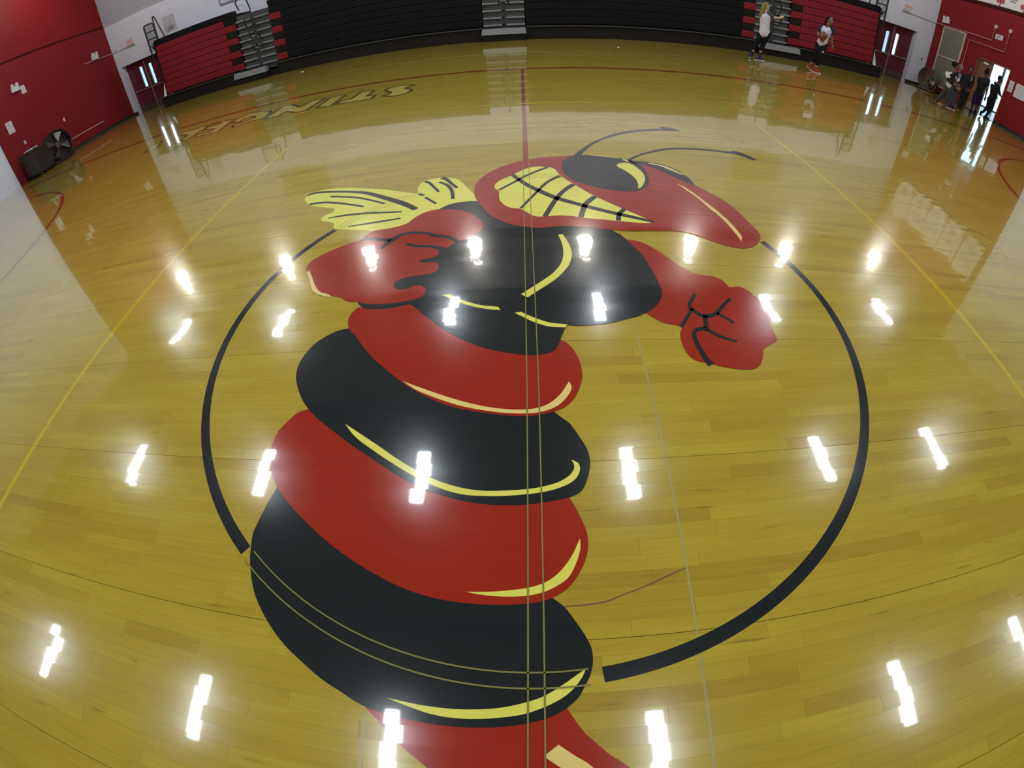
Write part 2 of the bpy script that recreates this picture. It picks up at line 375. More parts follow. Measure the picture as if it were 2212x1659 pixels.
# ------------------------------------------------------------------ outlines of the painted marks, metres on the floor
FILLS = [
('wing', 'yellow', 1, [[-2.0139,1.796],[-2.0005,1.862],[-1.9476,1.9166],[-1.8441,1.9436],[-1.6662,1.9106],[-1.4285,1.8303],[-1.201,1.7375],[-1.0349,1.6485],[-0.8899,1.5805,1],[-0.914,1.7114],[-0.8965,1.8276],[-0.8366,1.8757],[-0.7419,1.8921],[-0.6216,1.8537],[-0.5445,1.7518],[-0.4862,1.6233],[-0.4108,1.4669,1],[-0.3508,1.2258,1],[-0.4503,1.24],[-0.5638,1.2198],[-0.6467,1.1595,1],[-0.7115,1.0989],[-0.773,1.0749],[-0.8362,1.0178],[-0.8937,0.9784],[-1.0133,0.9603],[-1.1163,0.9696,1],[-1.2121,1.0064],[-1.3369,1.0405],[-1.4445,1.0789],[-1.4843,1.1143],[-1.5074,1.1821],[-1.5649,1.2237],[-1.6344,1.2544],[-1.6629,1.3051],[-1.6421,1.3572],[-1.5951,1.3936],[-1.5904,1.4524],[-1.6504,1.4937],[-1.7495,1.5387],[-1.8543,1.5907],[-1.9638,1.7006]]),
('stinger', 'red', 1, [[-0.5565,-1.8979,1],[-0.4808,-1.9609],[-0.4033,-2.0297],[-0.3202,-2.0879],[-0.196,-2.1996],[-0.0371,-2.3122],[0.1795,-2.4172,1],[0.4184,-2.3467,1],[0.3862,-2.2003],[0.3216,-2.1359],[0.26,-2.0761],[0.2119,-2.0394],[0.1723,-2.0003],[0.1382,-1.9648],[0.0866,-1.8843,1],[-0.1425,-1.9133],[-0.3525,-1.9256]]),
('abdomen_band', 'black', 2, [[-1.063,-1.1128,1],[-1.0889,-1.2101],[-1.1036,-1.2877],[-1.1101,-1.3372],[-1.1018,-1.3912],[-1.0859,-1.4536],[-1.0542,-1.5295],[-1.0114,-1.6005],[-0.9375,-1.681],[-0.8613,-1.7459],[-0.7832,-1.7956],[-0.697,-1.8453],[-0.618,-1.8805],[-0.5551,-1.909],[-0.4843,-1.9281],[-0.4165,-1.9399],[-0.3509,-1.9472],[-0.271,-1.9528],[-0.1928,-1.9542],[-0.1159,-1.9499],[-0.0395,-1.9399],[0.0371,-1.9203],[0.0863,-1.895],[0.1261,-1.8616],[0.1485,-1.8247],[0.1657,-1.7927],[0.1764,-1.7489],[0.1752,-1.7095],[0.1609,-1.6689],[0.1303,-1.6153],[0.0933,-1.5607],[0.0538,-1.5263,1],[-0.1561,-1.4847],[-0.4573,-1.4512],[-0.8359,-1.2535]]),
('abdomen_band', 'red', 3, [[-1.0401,-0.6945,1],[-1.0869,-0.7151],[-1.1332,-0.7734],[-1.1611,-0.835],[-1.1662,-0.9114],[-1.1507,-0.9763],[-1.1179,-1.0458],[-1.0672,-1.1149],[-1.0191,-1.1593],[-0.942,-1.2242],[-0.8575,-1.285],[-0.77,-1.344],[-0.6588,-1.4085],[-0.551,-1.4605],[-0.4512,-1.502],[-0.3578,-1.5281],[-0.2688,-1.5427],[-0.1823,-1.5494],[-0.0974,-1.5497],[-0.013,-1.5448],[0.0435,-1.5321],[0.0837,-1.512],[0.119,-1.4826],[0.1565,-1.4279],[0.1772,-1.3775],[0.1849,-1.3319],[0.1805,-1.2777],[0.1513,-1.1924],[0.1248,-1.1365,1],[-0.1491,-1.0968],[-0.4493,-1.0167],[-0.7468,-0.8313]]),
('abdomen_band', 'black', 4, [[-0.9716,-0.1279,1],[-1.0362,-0.1408],[-1.0907,-0.1732],[-1.1466,-0.2293],[-1.1842,-0.3086],[-1.1978,-0.3866],[-1.1864,-0.4733],[-1.1459,-0.5567],[-1.0927,-0.636],[-1.0407,-0.6927],[-0.9689,-0.7558],[-0.8827,-0.8154],[-0.7677,-0.8953],[-0.6489,-0.9697],[-0.5396,-1.0396],[-0.4399,-1.0926],[-0.3475,-1.1275],[-0.2595,-1.1525],[-0.1747,-1.165],[-0.0915,-1.1688],[-0.009,-1.1659],[0.074,-1.1538],[0.1245,-1.1429],[0.1647,-1.1253],[0.1895,-1.0937],[0.2117,-1.0274],[0.2173,-0.9718],[0.2081,-0.9209],[0.1821,-0.8604],[0.1491,-0.7974],[0.1136,-0.7604],[0.0805,-0.7228,1],[-0.0358,-0.6939],[-0.3641,-0.6256],[-0.604,-0.4486],[-0.8555,-0.2163]]),
('abdomen_band', 'red', 5, [[-0.9798,0.0504,1],[-0.8346,0.0621],[-0.6736,0.0866,1],[-0.4185,-0.1315],[-0.1057,-0.2881],[0.1133,-0.263,1],[0.1413,-0.2857,1],[0.1819,-0.3296],[0.2118,-0.4026],[0.2232,-0.4719],[0.2221,-0.5378],[0.2052,-0.6005],[0.1773,-0.6601],[0.1422,-0.7007],[0.0962,-0.7275],[0.0264,-0.745],[-0.036,-0.7508],[-0.1294,-0.7416],[-0.2378,-0.7215],[-0.3374,-0.6947],[-0.4291,-0.6544],[-0.5204,-0.599],[-0.6033,-0.5362],[-0.6948,-0.4543],[-0.7749,-0.378],[-0.8551,-0.2855],[-0.9207,-0.1994],[-0.9644,-0.1533],[-0.9911,-0.1073],[-1.0063,-0.0544],[-1.0028,-0.0017]]),
('forearm', 'red', 5, [[0.6109,0.7791,1],[0.6378,0.6957],[0.7098,0.6687],[0.7706,0.6195],[0.8241,0.5444],[0.8737,0.462],[0.9133,0.3927],[0.9549,0.3358],[1.0003,0.2947],[1.0529,0.2781],[1.1029,0.2709],[1.1425,0.2495],[1.1653,0.2139],[1.1808,0.1592,1],[1.2547,0.1664],[1.3014,0.1208],[1.3343,0.0429],[1.3522,-0.0449],[1.3437,-0.1176],[1.3208,-0.1647],[1.3124,-0.2215],[1.3084,-0.2872],[1.2879,-0.3192],[1.2454,-0.34],[1.1897,-0.3755,1],[1.1604,-0.4395],[1.1263,-0.4867],[1.082,-0.5118],[1.0204,-0.514],[0.9575,-0.5015],[0.9166,-0.4913],[0.8792,-0.4765],[0.8366,-0.4625],[0.794,-0.4497],[0.7654,-0.419],[0.7535,-0.3758],[0.7479,-0.3251],[0.7545,-0.2663],[0.7646,-0.2327],[0.7763,-0.2156,1],[0.7757,-0.19,1],[0.7312,-0.1829],[0.6866,-0.1667],[0.6463,-0.131],[0.6072,-0.0873,1],[0.5539,0.0153],[0.5659,0.3639]]),
('thorax', 'black', 6, [[-0.659,1.2458,1],[-0.5757,1.3187],[-0.46,1.3436],[-0.3666,1.3318,1],[-0.1048,1.2056,1],[0.5637,0.8385,1],[0.56,0.8211],[0.6229,0.7276],[0.67,0.6052],[0.7083,0.4906],[0.7306,0.3478],[0.7418,0.2263],[0.7443,0.143],[0.7435,0.1059],[0.7291,0.0564],[0.7007,0.0004],[0.6593,-0.0499],[0.6072,-0.0873],[0.5533,-0.1163],[0.4927,-0.1374],[0.4043,-0.1681],[0.2543,-0.1868],[0.1824,-0.1806,1],[0.1674,-0.208],[0.1416,-0.2802],[0.1255,-0.3282],[0.0966,-0.3711],[0.0358,-0.3906],[-0.0342,-0.3904],[-0.1325,-0.3661],[-0.212,-0.3394],[-0.3265,-0.2761],[-0.4266,-0.1961],[-0.5379,-0.085],[-0.6199,0.0062],[-0.6657,0.0444],[-0.7323,0.0293],[-0.8076,0.0205],[-0.8874,0.0259],[-0.9463,0.0471],[-0.9908,0.0977,1],[-0.8392,0.2172,1],[-0.7595,0.5032],[-0.7804,1.0245,1]]),
('fist', 'red', 7, [[-1.1016,0.9781,1],[-0.9712,0.9933],[-0.8807,1.0347],[-0.838,1.1135],[-0.7909,1.1767],[-0.731,1.2211],[-0.6576,1.236],[-0.5633,1.216],[-0.477,1.178],[-0.3978,1.1027],[-0.3356,1.0072],[-0.3074,0.9285],[-0.3146,0.8648],[-0.3437,0.8057],[-0.3905,0.7508],[-0.4387,0.7228],[-0.4671,0.7162,1],[-0.4858,0.6896,1],[-0.51,0.6502],[-0.5325,0.6294,1],[-0.5785,0.6245],[-0.568,0.5754],[-0.5813,0.5438],[-0.6205,0.5228],[-0.6817,0.5077],[-0.6867,0.4955],[-0.6695,0.4779],[-0.6127,0.4729],[-0.5765,0.4632],[-0.5536,0.4378],[-0.547,0.4001],[-0.5555,0.365],[-0.5858,0.3425],[-0.6579,0.3302],[-0.7243,0.3211],[-0.7689,0.3037],[-0.7968,0.2731],[-0.8011,0.2456],[-0.7799,0.21],[-0.7467,0.1951],[-0.7081,0.2014],[-0.6721,0.2212],[-0.6327,0.2221],[-0.603,0.2003],[-0.5903,0.1615],[-0.5973,0.1258],[-0.6244,0.0979],[-0.6787,0.0813],[-0.7661,0.0675],[-0.8715,0.0689],[-0.9496,0.0848],[-0.9967,0.1066],[-1.0399,0.1118],[-1.0803,0.1292],[-1.111,0.1595],[-1.1519,0.1744],[-1.2033,0.1964],[-1.2751,0.2305],[-1.3327,0.2843],[-1.3853,0.3631],[-1.4415,0.4589],[-1.4868,0.5052],[-1.4995,0.5337],[-1.5034,0.5879],[-1.4823,0.6459],[-1.4267,0.7059],[-1.359,0.758],[-1.2731,0.8079],[-1.1835,0.8465,1],[-1.1723,0.8957],[-1.1372,0.9527]]),
('fist_highlight', 'cream', 8, [[-1.4642,0.5078,1],[-1.4232,0.4431],[-1.3768,0.3617],[-1.3308,0.2898],[-1.2771,0.2364],[-1.2137,0.2055],[-1.1895,0.1771,1],[-1.2384,0.1901],[-1.303,0.2232],[-1.3509,0.2696],[-1.3976,0.353],[-1.4593,0.4619],[-1.4788,0.4844,1]]),
('head', 'red', 8, [[0.4648,2.3172,1],[0.3532,2.3029],[0.2347,2.2891],[0.1166,2.2616],[0.0228,2.2232],[-0.0772,2.1766],[-0.1748,2.0995],[-0.2618,2.0148],[-0.3303,1.9116],[-0.3818,1.8112],[-0.4129,1.7034],[-0.4233,1.5975],[-0.417,1.494],[-0.3991,1.3936],[-0.367,1.3109],[-0.3279,1.2013],[-0.2787,1.0962],[-0.221,1.0155],[-0.1602,0.9509],[-0.0901,0.9005],[-0.0216,0.8768],[0.0516,0.8538],[0.1252,0.8537],[0.1768,0.8638],[0.2285,0.8707],[0.308,0.8651],[0.4095,0.8494],[0.5212,0.8258],[0.6332,0.8041],[0.7496,0.8019],[0.7834,0.8054],[0.9041,0.8113],[1.0044,0.8173],[1.1,0.8016],[1.1792,0.7563],[1.2399,0.7039],[1.3108,0.6608],[1.3846,0.6259],[1.4617,0.6189],[1.5381,0.6462],[1.6001,0.6939],[1.6486,0.7562],[1.676,0.8183],[1.6812,0.8797],[1.6684,0.973],[1.6494,1.1212],[1.621,1.2791],[1.5647,1.4256],[1.4956,1.5495],[1.4288,1.6485],[1.3061,1.8283],[1.1971,1.9638],[1.0887,2.0834],[1.0122,2.1864,1],[0.8591,2.2175],[0.6016,2.28]]),
('far_eye', 'black', 9, [[0.858,2.2667,1],[0.9572,2.2102],[1.0723,2.1864],[1.2034,2.1448],[1.3132,2.0639],[1.387,1.9371],[1.4228,1.7961],[1.4251,1.6814],[1.4281,1.6373,1],[1.3663,1.7075],[1.2825,1.8134],[1.1937,1.9507],[1.0887,2.0834],[1.0144,2.1034,1]]),
('eye', 'black', 9, [[0.3213,2.0834],[0.342,2.1663],[0.4037,2.2659],[0.4674,2.3155],[0.6082,2.331],[0.7333,2.2986],[0.8543,2.246],[0.9543,2.1957],[1.0314,2.0914],[1.054,1.9746],[1.0468,1.8002],[1.0182,1.6586],[0.9675,1.5557],[0.8998,1.4874],[0.8092,1.4653],[0.6933,1.4829],[0.5813,1.5261],[0.4876,1.59],[0.4092,1.6574],[0.3572,1.7511],[0.3256,1.8488],[0.3166,1.9633]]),
('eye_highlight', 'yellow', 10, [[0.8166,2.062],[0.8484,2.1046],[0.9202,2.1232],[0.9757,2.0596],[1.0129,1.9199],[1.0154,1.7974],[0.9865,1.6785],[0.934,1.5639],[0.8958,1.5292,1],[0.9167,1.6062],[0.9229,1.7195],[0.9013,1.8367],[0.8573,1.9463],[0.8215,2.009]]),
('eye_highlight', 'cream', 10, [[1.1286,2.1475,1],[1.1978,2.1223],[1.2834,2.0654],[1.3467,1.9696],[1.4037,1.8775,1],[1.3716,1.8854],[1.2989,1.9761],[1.2249,2.0715],[1.1284,2.1255,1]]),
('teeth', 'yellow', 9, [[-0.2605,1.6175],[-0.248,1.6789],[-0.202,1.7565],[-0.1259,1.8339],[-0.0546,1.9261],[0.0192,2.002],[0.1087,2.0328],[0.1818,2.0107],[0.2321,1.9867],[0.258,1.9335],[0.2741,1.852],[0.2855,1.8122],[0.321,1.725],[0.397,1.5785],[0.5135,1.378],[0.6436,1.2126],[0.7487,1.0957],[0.894,0.9415,1],[0.8242,0.9219],[0.7346,0.929],[0.6325,0.9463],[0.5021,0.9713],[0.3933,0.9923],[0.3076,1.0264],[0.3111,1.0223],[0.2229,1.034],[0.1334,1.0242],[0.0625,1.0253],[0.0219,1.0616],[-0.0192,1.1197],[-0.0555,1.1608],[-0.1169,1.1806],[-0.1674,1.2338],[-0.2047,1.321],[-0.2164,1.4172],[-0.2174,1.4998,1],[-0.2496,1.5549]]),
('snout_highlight', 'cream', 9, [[1.2661,1.6725,1],[1.3151,1.6011],[1.3668,1.4704],[1.413,1.3087],[1.464,1.1505],[1.4956,1.0015],[1.5091,0.8606],[1.5111,0.7858],[1.4808,0.7106,1],[1.4739,0.857],[1.4545,1.0298],[1.4103,1.1976],[1.3621,1.3994],[1.3141,1.5367]]),
('chest_highlight', 'yellow', 7, [[0.1949,0.7526,1],[0.2256,0.7574,1],[0.2468,0.6777],[0.2626,0.5805],[0.2631,0.4987],[0.241,0.3927],[0.1966,0.3025],[0.1379,0.2177],[-0.0142,0.0585,1],[-0.0507,0.0878,1],[0.0998,0.2462],[0.1484,0.3128],[0.1884,0.394],[0.2084,0.4801],[0.2143,0.5712],[0.21,0.6567]]),
('chest_highlight', 'yellow', 7, [[-0.4859,0.1126,1],[-0.4526,0.1207,1],[-0.3655,0.0571],[-0.2712,0.0067],[-0.1698,-0.0172,1],[-0.1569,-0.0464,1],[-0.2449,-0.0279],[-0.3451,0.015],[-0.4346,0.0769]]),
('chest_highlight', 'yellow', 7, [[-0.0844,-0.0732,1],[-0.051,-0.066,1],[0.0141,-0.1146],[0.0889,-0.1569],[0.1812,-0.1759,1],[0.1696,-0.1989,1],[0.0874,-0.1886],[0.0132,-0.1508],[-0.0396,-0.1088]]),
('band_highlight', 'cream', 6, [[-0.5962,-0.5345,1],[-0.5098,-0.5747],[-0.3983,-0.6247],[-0.2936,-0.6661],[-0.1942,-0.696],[-0.0987,-0.7124],[-0.0233,-0.7148],[0.0336,-0.703],[0.0791,-0.6774],[0.1202,-0.6323],[0.1458,-0.5895],[0.1611,-0.5614,1],[0.1698,-0.5992],[0.1524,-0.6421],[0.1172,-0.6872],[0.0777,-0.7146],[0.0267,-0.7313],[-0.0359,-0.7371],[-0.1297,-0.7295],[-0.2256,-0.711],[-0.3253,-0.6823],[-0.4312,-0.637],[-0.5218,-0.5899]]),
('band_highlight', 'yellow', 5, [[-0.8257,-0.7817,1],[-0.7468,-0.8313],[-0.6269,-0.9091],[-0.5521,-0.9606],[-0.4484,-1.0237],[-0.3653,-1.0641],[-0.2749,-1.0935],[-0.1883,-1.1066],[-0.0925,-1.1054],[-0.0084,-1.0993],[0.0594,-1.0849],[0.1054,-1.0666],[0.1413,-1.0377],[0.1548,-1.0039],[0.1448,-0.974,1],[0.1703,-0.9907],[0.1761,-1.0187],[0.1635,-1.0523],[0.1332,-1.0811],[0.0756,-1.1053],[0.0081,-1.1194],[-0.0922,-1.1283],[-0.1761,-1.1295],[-0.2729,-1.122],[-0.3623,-1.0945],[-0.4445,-1.055],[-0.5463,-0.997],[-0.6576,-0.9247],[-0.7556,-0.8555]]),
('band_highlight', 'yellow', 4, [[-0.235,-1.506,1],[-0.1669,-1.5046],[-0.0983,-1.4998],[-0.0298,-1.491],[0.0217,-1.4764],[0.0625,-1.4526],[0.0985,-1.4159],[0.13,-1.3688],[0.1571,-1.3105,1],[0.1567,-1.3504],[0.1403,-1.4016],[0.1146,-1.4513],[0.0789,-1.4811],[0.027,-1.5061],[-0.0299,-1.5185],[-0.0979,-1.5212],[-0.1665,-1.5169]]),
('band_highlight', 'yellow', 3, [[-0.4641,-1.8802,1],[-0.4103,-1.8869],[-0.3387,-1.8944],[-0.2582,-1.8986],[-0.1847,-1.897],[-0.1121,-1.8899],[-0.0398,-1.8741],[0.0224,-1.853],[0.0751,-1.8217],[0.118,-1.7932],[0.1552,-1.7673,1],[0.1389,-1.7996],[0.1114,-1.8339],[0.0741,-1.8624],[0.0221,-1.888],[-0.0396,-1.909],[-0.1114,-1.9205],[-0.1835,-1.9266],[-0.2566,-1.9266],[-0.3262,-1.918],[-0.3982,-1.8996]]),
('stinger_highlight', 'cream', 2, [[0.021,-2.0385,1],[0.0639,-2.0038,1],[0.1108,-2.0384],[0.1646,-2.0791],[0.2254,-2.1687,1],[0.1393,-2.1629,1],[0.0898,-2.0922]]),
('antenna_tip', 'black', 2, [[1.5762,3.4176,1],[1.6507,3.4102],[1.7263,3.3615],[1.7884,3.279,1],[1.6836,3.2572],[1.571,3.2561,1]]),
('antenna_tip', 'black', 2, [[2.1824,2.6895,1],[2.2703,2.6628],[2.3423,2.5708],[2.3934,2.4776,1],[2.3236,2.4453],[2.2586,2.5193],[2.1665,2.5898,1]]),
('letter_S', 'letter', 2, [[-1.8953,6.6734,1],[-2.0893,6.8056],[-2.2578,6.8004],[-2.3858,6.7122],[-2.4156,6.5355],[-2.325,6.3813],[-2.2576,6.2732],[-2.2698,6.1183],[-2.3569,6.0679,1],[-2.1688,5.9083],[-1.9943,5.9069],[-1.894,6.0696],[-1.8815,6.2477],[-1.9678,6.3761],[-2.0286,6.472],[-1.9895,6.6283]]),
('letter_T', 'letter', 2, [[-2.9635,6.2103,1],[-2.9494,6.7877,1],[-2.6687,6.6873,1],[-2.6835,6.2542,1],[-2.5111,6.2286,1],[-2.5204,5.9344,1],[-3.147,5.9442,1],[-3.1604,6.1945,1]]),
('letter_I', 'letter', 2, [[-3.55,6.757,1],[-3.2518,6.7871,1],[-3.235,5.9258,1],[-3.5465,5.9845,1]]),
('letter_N', 'letter', 2, [[-3.9672,6.7727,1],[-3.6805,6.8262,1],[-3.7267,5.943,1],[-3.9464,5.9616,1],[-4.2663,6.2589,1],[-4.2892,5.9601,1],[-4.5842,5.9591,1],[-4.6138,6.8701,1],[-4.396,6.8341,1],[-4.0066,6.3611,1]]),
('letter_G', 'letter', 2, [[-5.0329,6.8284],[-4.7929,6.6368],[-4.7005,6.3784],[-4.7274,6.1417],[-4.9927,6.0795],[-5.2603,5.925,1],[-5.3814,6.1733,1],[-5.1581,6.1929],[-5.0159,6.3067],[-5.0286,6.4251],[-5.2119,6.5702],[-5.3385,6.5117],[-5.2967,6.2534,1],[-5.5662,6.4398,1],[-5.6028,6.7595,1],[-5.4556,6.9636],[-5.2458,6.9292]]),
('letter_E', 'letter', 2, [[-5.7185,6.7668,1],[-5.586,5.9014,1],[-6.238,6.0079,1],[-6.2828,6.1769,1],[-5.8971,6.1317,1],[-5.9218,6.3217,1],[-6.3074,6.4931,1],[-6.3851,6.7214,1],[-6.0477,6.6313,1],[-6.0398,6.7565,1],[-6.3937,6.8945,1],[-6.3714,6.9532,1]]),
('letter_R', 'letter', 2, [[-6.3723,6.77,1],[-6.4209,5.9382,1],[-6.6412,6.077,1],[-6.7103,6.4235],[-6.9957,6.645],[-7.1343,6.7024],[-7.2592,6.9604],[-7.0149,6.938],[-6.7411,6.9092,1],[-6.5978,6.9267,1]]),
('letter_S', 'letter', 2, [[-7.6774,6.7552,1],[-7.7598,6.6349],[-7.778,6.4074],[-7.6984,6.2206],[-7.7113,6.116,1],[-7.4731,6.0404],[-7.4246,6.1908],[-7.3774,6.2536],[-7.5157,6.4571]]),
]
STROKES = [
('antenna', 'black', 1, [[0.4751,2.2945,0.0768],[0.535,2.4323,0.0535],[0.649,2.6469,0.0408],[0.7959,2.8468,0.047],[0.9568,3.0076,0.058],[1.1452,3.144,0.0703],[1.3437,3.2309,0.0733],[1.5434,3.2925,0.0774],[1.6794,3.3309,0.0709]]),
('antenna', 'black', 1, [[0.9442,2.1949,0.0384],[1.0646,2.3366,0.0334],[1.2187,2.4605,0.0405],[1.3987,2.571,0.0484],[1.5705,2.625,0.0573],[1.7475,2.6417,0.0617],[1.9246,2.646,0.0645],[2.0848,2.6274,0.0663],[2.1885,2.614,0.0666]]),
('eye_highlight', 'cream', 10, [[0.6166,2.3191,0.0152],[0.7329,2.2956,0.0151],[0.8558,2.2549,0.0149]]),
('eye_highlight', 'cream', 10, [[0.8977,2.2114,0.0171],[0.9246,2.1963,0.0332],[0.9437,2.1527,0.0095]]),
('tooth_line', 'black', 10, [[-0.1191,1.8568,0.0396],[-0.0688,1.7411,0.0413],[0.0126,1.5967,0.0488],[0.0901,1.491,0.0551],[0.219,1.3398,0.0567],[0.4143,1.1952,0.0536],[0.5634,1.1038,0.0512],[0.6484,1.0579,0.0516],[0.852,0.9608,0.0401],[0.894,0.9415,0.0267]]),
('tooth_line', 'black', 10, [[0.1889,2.006,0.0343],[0.0901,1.913,0.0326],[-0.0266,1.7845,0.0297],[-0.0826,1.7052,0.028],[-0.2217,1.5257,0.0273]]),
('tooth_line', 'black', 10, [[0.2841,1.7929,0.0392],[0.1937,1.6929,0.0348],[0.1339,1.588,0.0286],[0.09,1.4876,0.0263],[0.021,1.3308,0.0253],[-0.0493,1.1646,0.0241]]),
('tooth_line', 'black', 10, [[0.3793,1.6052,0.0468],[0.2941,1.4779,0.0406],[0.2325,1.3502,0.0391],[0.179,1.2008,0.0397],[0.1215,1.0221,0.0375]]),
('tooth_line', 'black', 10, [[0.5245,1.3623,0.0447],[0.4609,1.2692,0.0455],[0.4188,1.1806,0.0421],[0.3744,1.0015,0.0399]]),
('tooth_line', 'black', 10, [[0.7138,1.1431,0.0388],[0.6608,1.0582,0.0373],[0.6329,0.952,0.0342]]),
('wing_vein', 'black', 2, [[-2.0083,1.8527,0.0309],[-1.9478,1.8876,0.0409],[-1.8189,1.8744,0.0391],[-1.5777,1.8036,0.0395],[-1.3991,1.7275,0.0493],[-1.2758,1.6433,0.0547],[-1.1314,1.5293,0.0601],[-0.9845,1.4108,0.06],[-0.851,1.2731,0.0495]]),
('wing_vein', 'black', 2, [[-1.7348,1.747,0.0344],[-1.597,1.7007,0.033],[-1.4439,1.6385,0.0296],[-1.2999,1.5512,0.026],[-1.1486,1.4454,0.0245]]),
('wing_vein', 'black', 2, [[-1.9057,1.6386,0.0421],[-1.764,1.635,0.0379],[-1.608,1.5784,0.0318],[-1.4519,1.501,0.0292],[-1.3245,1.4323,0.0281]]),
('wing_vein', 'black', 2, [[-1.5942,1.2927,0.0175],[-1.4677,1.3057,0.0338],[-1.2769,1.2981,0.0361],[-1.1344,1.2777,0.031],[-0.9602,1.254,0.0229]]),
('wing_vein', 'black', 2, [[-1.359,1.097,0.0154],[-1.2228,1.1061,0.027],[-1.0862,1.12,0.031],[-0.9446,1.1401,0.0233]]),
('wing_vein', 'black', 2, [[-0.8794,1.8408,0.0412],[-0.8339,1.8005,0.0321],[-0.7806,1.7044,0.0265],[-0.7152,1.5761,0.0253]]),
('wing_vein', 'black', 2, [[-0.8839,1.5725,0.0313],[-0.8301,1.5278,0.031]]),
('wing_vein', 'black', 2, [[-0.8142,1.4879,0.0246],[-0.7034,1.3458,0.0237]]),
('wing_vein', 'black', 2, [[-0.7419,1.792,0.028],[-0.6592,1.7023,0.0348],[-0.607,1.5771,0.0309],[-0.5781,1.4103,0.0289]]),
('wing_vein', 'black', 2, [[-0.7312,1.8846,0.0518],[-0.6869,1.8421,0.0384],[-0.6258,1.7313,0.0309],[-0.5677,1.6264,0.0278]]),
('finger_line', 'black', 8, [[-1.1739,0.8569,0.043],[-1.1115,0.857,0.0396],[-1.039,0.8307,0.037],[-0.9446,0.8056,0.0373]]),
('finger_line', 'black', 8, [[-0.9855,0.6952,0.0255],[-0.965,0.7569,0.0436],[-0.9299,0.8105,0.0492],[-0.8793,0.8709,0.0399],[-0.8108,0.8855,0.0364],[-0.7458,0.8743,0.0332],[-0.68,0.8525,0.0341],[-0.6359,0.8147,0.0393],[-0.573,0.7976,0.0385],[-0.5169,0.7671,0.0319],[-0.4666,0.7117,0.0299]]),
('finger_line', 'black', 8, [[-0.8117,0.7306,0.0342],[-0.7681,0.7018,0.0328],[-0.697,0.6808,0.0326],[-0.6208,0.6653,0.0338],[-0.5732,0.6376,0.0378],[-0.5193,0.6097,0.0474]]),
('finger_line', 'black', 6, [[0.9373,0.0848,0.0216],[0.8989,0.0267,0.0212],[0.8743,-0.0133,0.0206],[0.8703,-0.0367,0.0244],[0.8767,-0.0596,0.0274]]),
('finger_line', 'black', 6, [[0.8789,-0.0519,0.0208],[0.8227,-0.1343,0.0193],[0.776,-0.2018,0.0207]]),
('finger_line', 'black', 6, [[0.8748,-0.0481,0.0224],[0.9016,-0.0895,0.0278],[0.9312,-0.1116,0.0346],[0.9741,-0.1074,0.0334],[1.0119,-0.0882,0.0274],[1.053,-0.0453,0.0229],[1.0955,-0.0011,0.0224],[1.1467,0.049,0.0219]]),
('finger_line', 'black', 6, [[1.0185,-0.0843,0.0226],[1.0458,-0.114,0.0224],[1.0689,-0.1396,0.0221],[1.0907,-0.1686,0.0217]]),
('finger_line', 'black', 6, [[0.9413,-0.104,0.0303],[0.9281,-0.1555,0.025],[0.9158,-0.2123,0.0298]]),
('finger_line', 'black', 6, [[0.9148,-0.2157,0.0299],[0.8687,-0.2192,0.0288],[0.8416,-0.2364,0.0237],[0.8306,-0.2668,0.0262],[0.8278,-0.3195,0.0292],[0.8348,-0.3707,0.029],[0.8424,-0.4265,0.0321],[0.8624,-0.4779,0.0399]]),
('finger_line', 'black', 6, [[0.9137,-0.2192,0.0293],[0.9443,-0.2502,0.025],[0.9888,-0.2842,0.0236],[1.0592,-0.3158,0.0175]]),
]

# ------------------------------------------------------------------ room shell
XL, XR, YB, YF, ZC = -15.79, 15.91, 14.95, -9.5, 7.6
BAND = 3.91                       # height of the dark band that runs round the hall
def struct(name, mb, mat, parent=None):
    o = mb.build(name, M[mat], parent)
    if parent is None: o['kind'] = 'structure'
    return o

floor = struct('floor', MB().box(XL-0.3, XR+0.3, YF-0.3, YB+0.6, -0.10, -0.014), 'subfloor')
LD = (-15.56, -13.60); RD = (13.14, 15.06); DZ = 2.06; WT = 0.45
wb = MB()
for a, b in ((XL-0.3, LD[0]), (LD[1], RD[0]), (RD[1], XR+0.3)): wb.box(a, b, YB, YB+WT, -0.1, DZ)
wb.box(XL-0.3, XR+0.3, YB, YB+WT, DZ, BAND)
wall_back = struct('wall_back', wb, 'wall_white')
struct('upper_wall', MB().box(XL-0.3, XR+0.3, YB, YB+WT, BAND, ZC+0.1), 'wall_grey', wall_back)
wl = MB().box(XL-0.3, XL, 8.47, YB, -0.1, BAND).box(XL, XL+0.10, 8.47, 8.73, -0.014, BAND)
wall_left = struct('wall_left', wl, 'wall_red')
struct('upper_wall', MB().box(XL-0.3, XL, 8.47, YB, BAND, ZC+0.1), 'wall_red_up', wall_left)
struct('white_section', MB().box(XL-0.3, XL, YF, 8.47, -0.1, ZC+0.1), 'wall_white', wall_left)
wr = MB().box(XR, XR+0.3, 12.36, YB, -0.1, 1.95).box(XR, XR+0.3, 8.5, 10.77, -0.1, 1.95).box(XR, XR+0.3, 8.5, YB, 1.95, BAND)
wall_right = struct('wall_right', wr, 'wall_red')
struct('upper_wall', MB().box(XR, XR+0.3, 8.5, YB, BAND, ZC+0.1), 'wall_red_up', wall_right)
struct('white_section', MB().box(XR, XR+0.3, YF, 8.5, -0.1, ZC+0.1), 'wall_white', wall_right)
struct('wall_front', MB().box(XL-0.3, XR+0.3, YF-0.3, YF, -0.1, ZC+0.1), 'wall_white')
ceiling = struct('ceiling', MB().box(XL-0.3, XR+0.3, YF-0.3, YB+WT, ZC, ZC+0.15), 'ceiling')
for y in (-6.0, 0.2, 5.6, 10.2, 13.4):
    struct('roof_beam', MB().box(XL, XR, y-0.09, y+0.09, ZC-0.42, ZC), 'ceiling', ceiling)
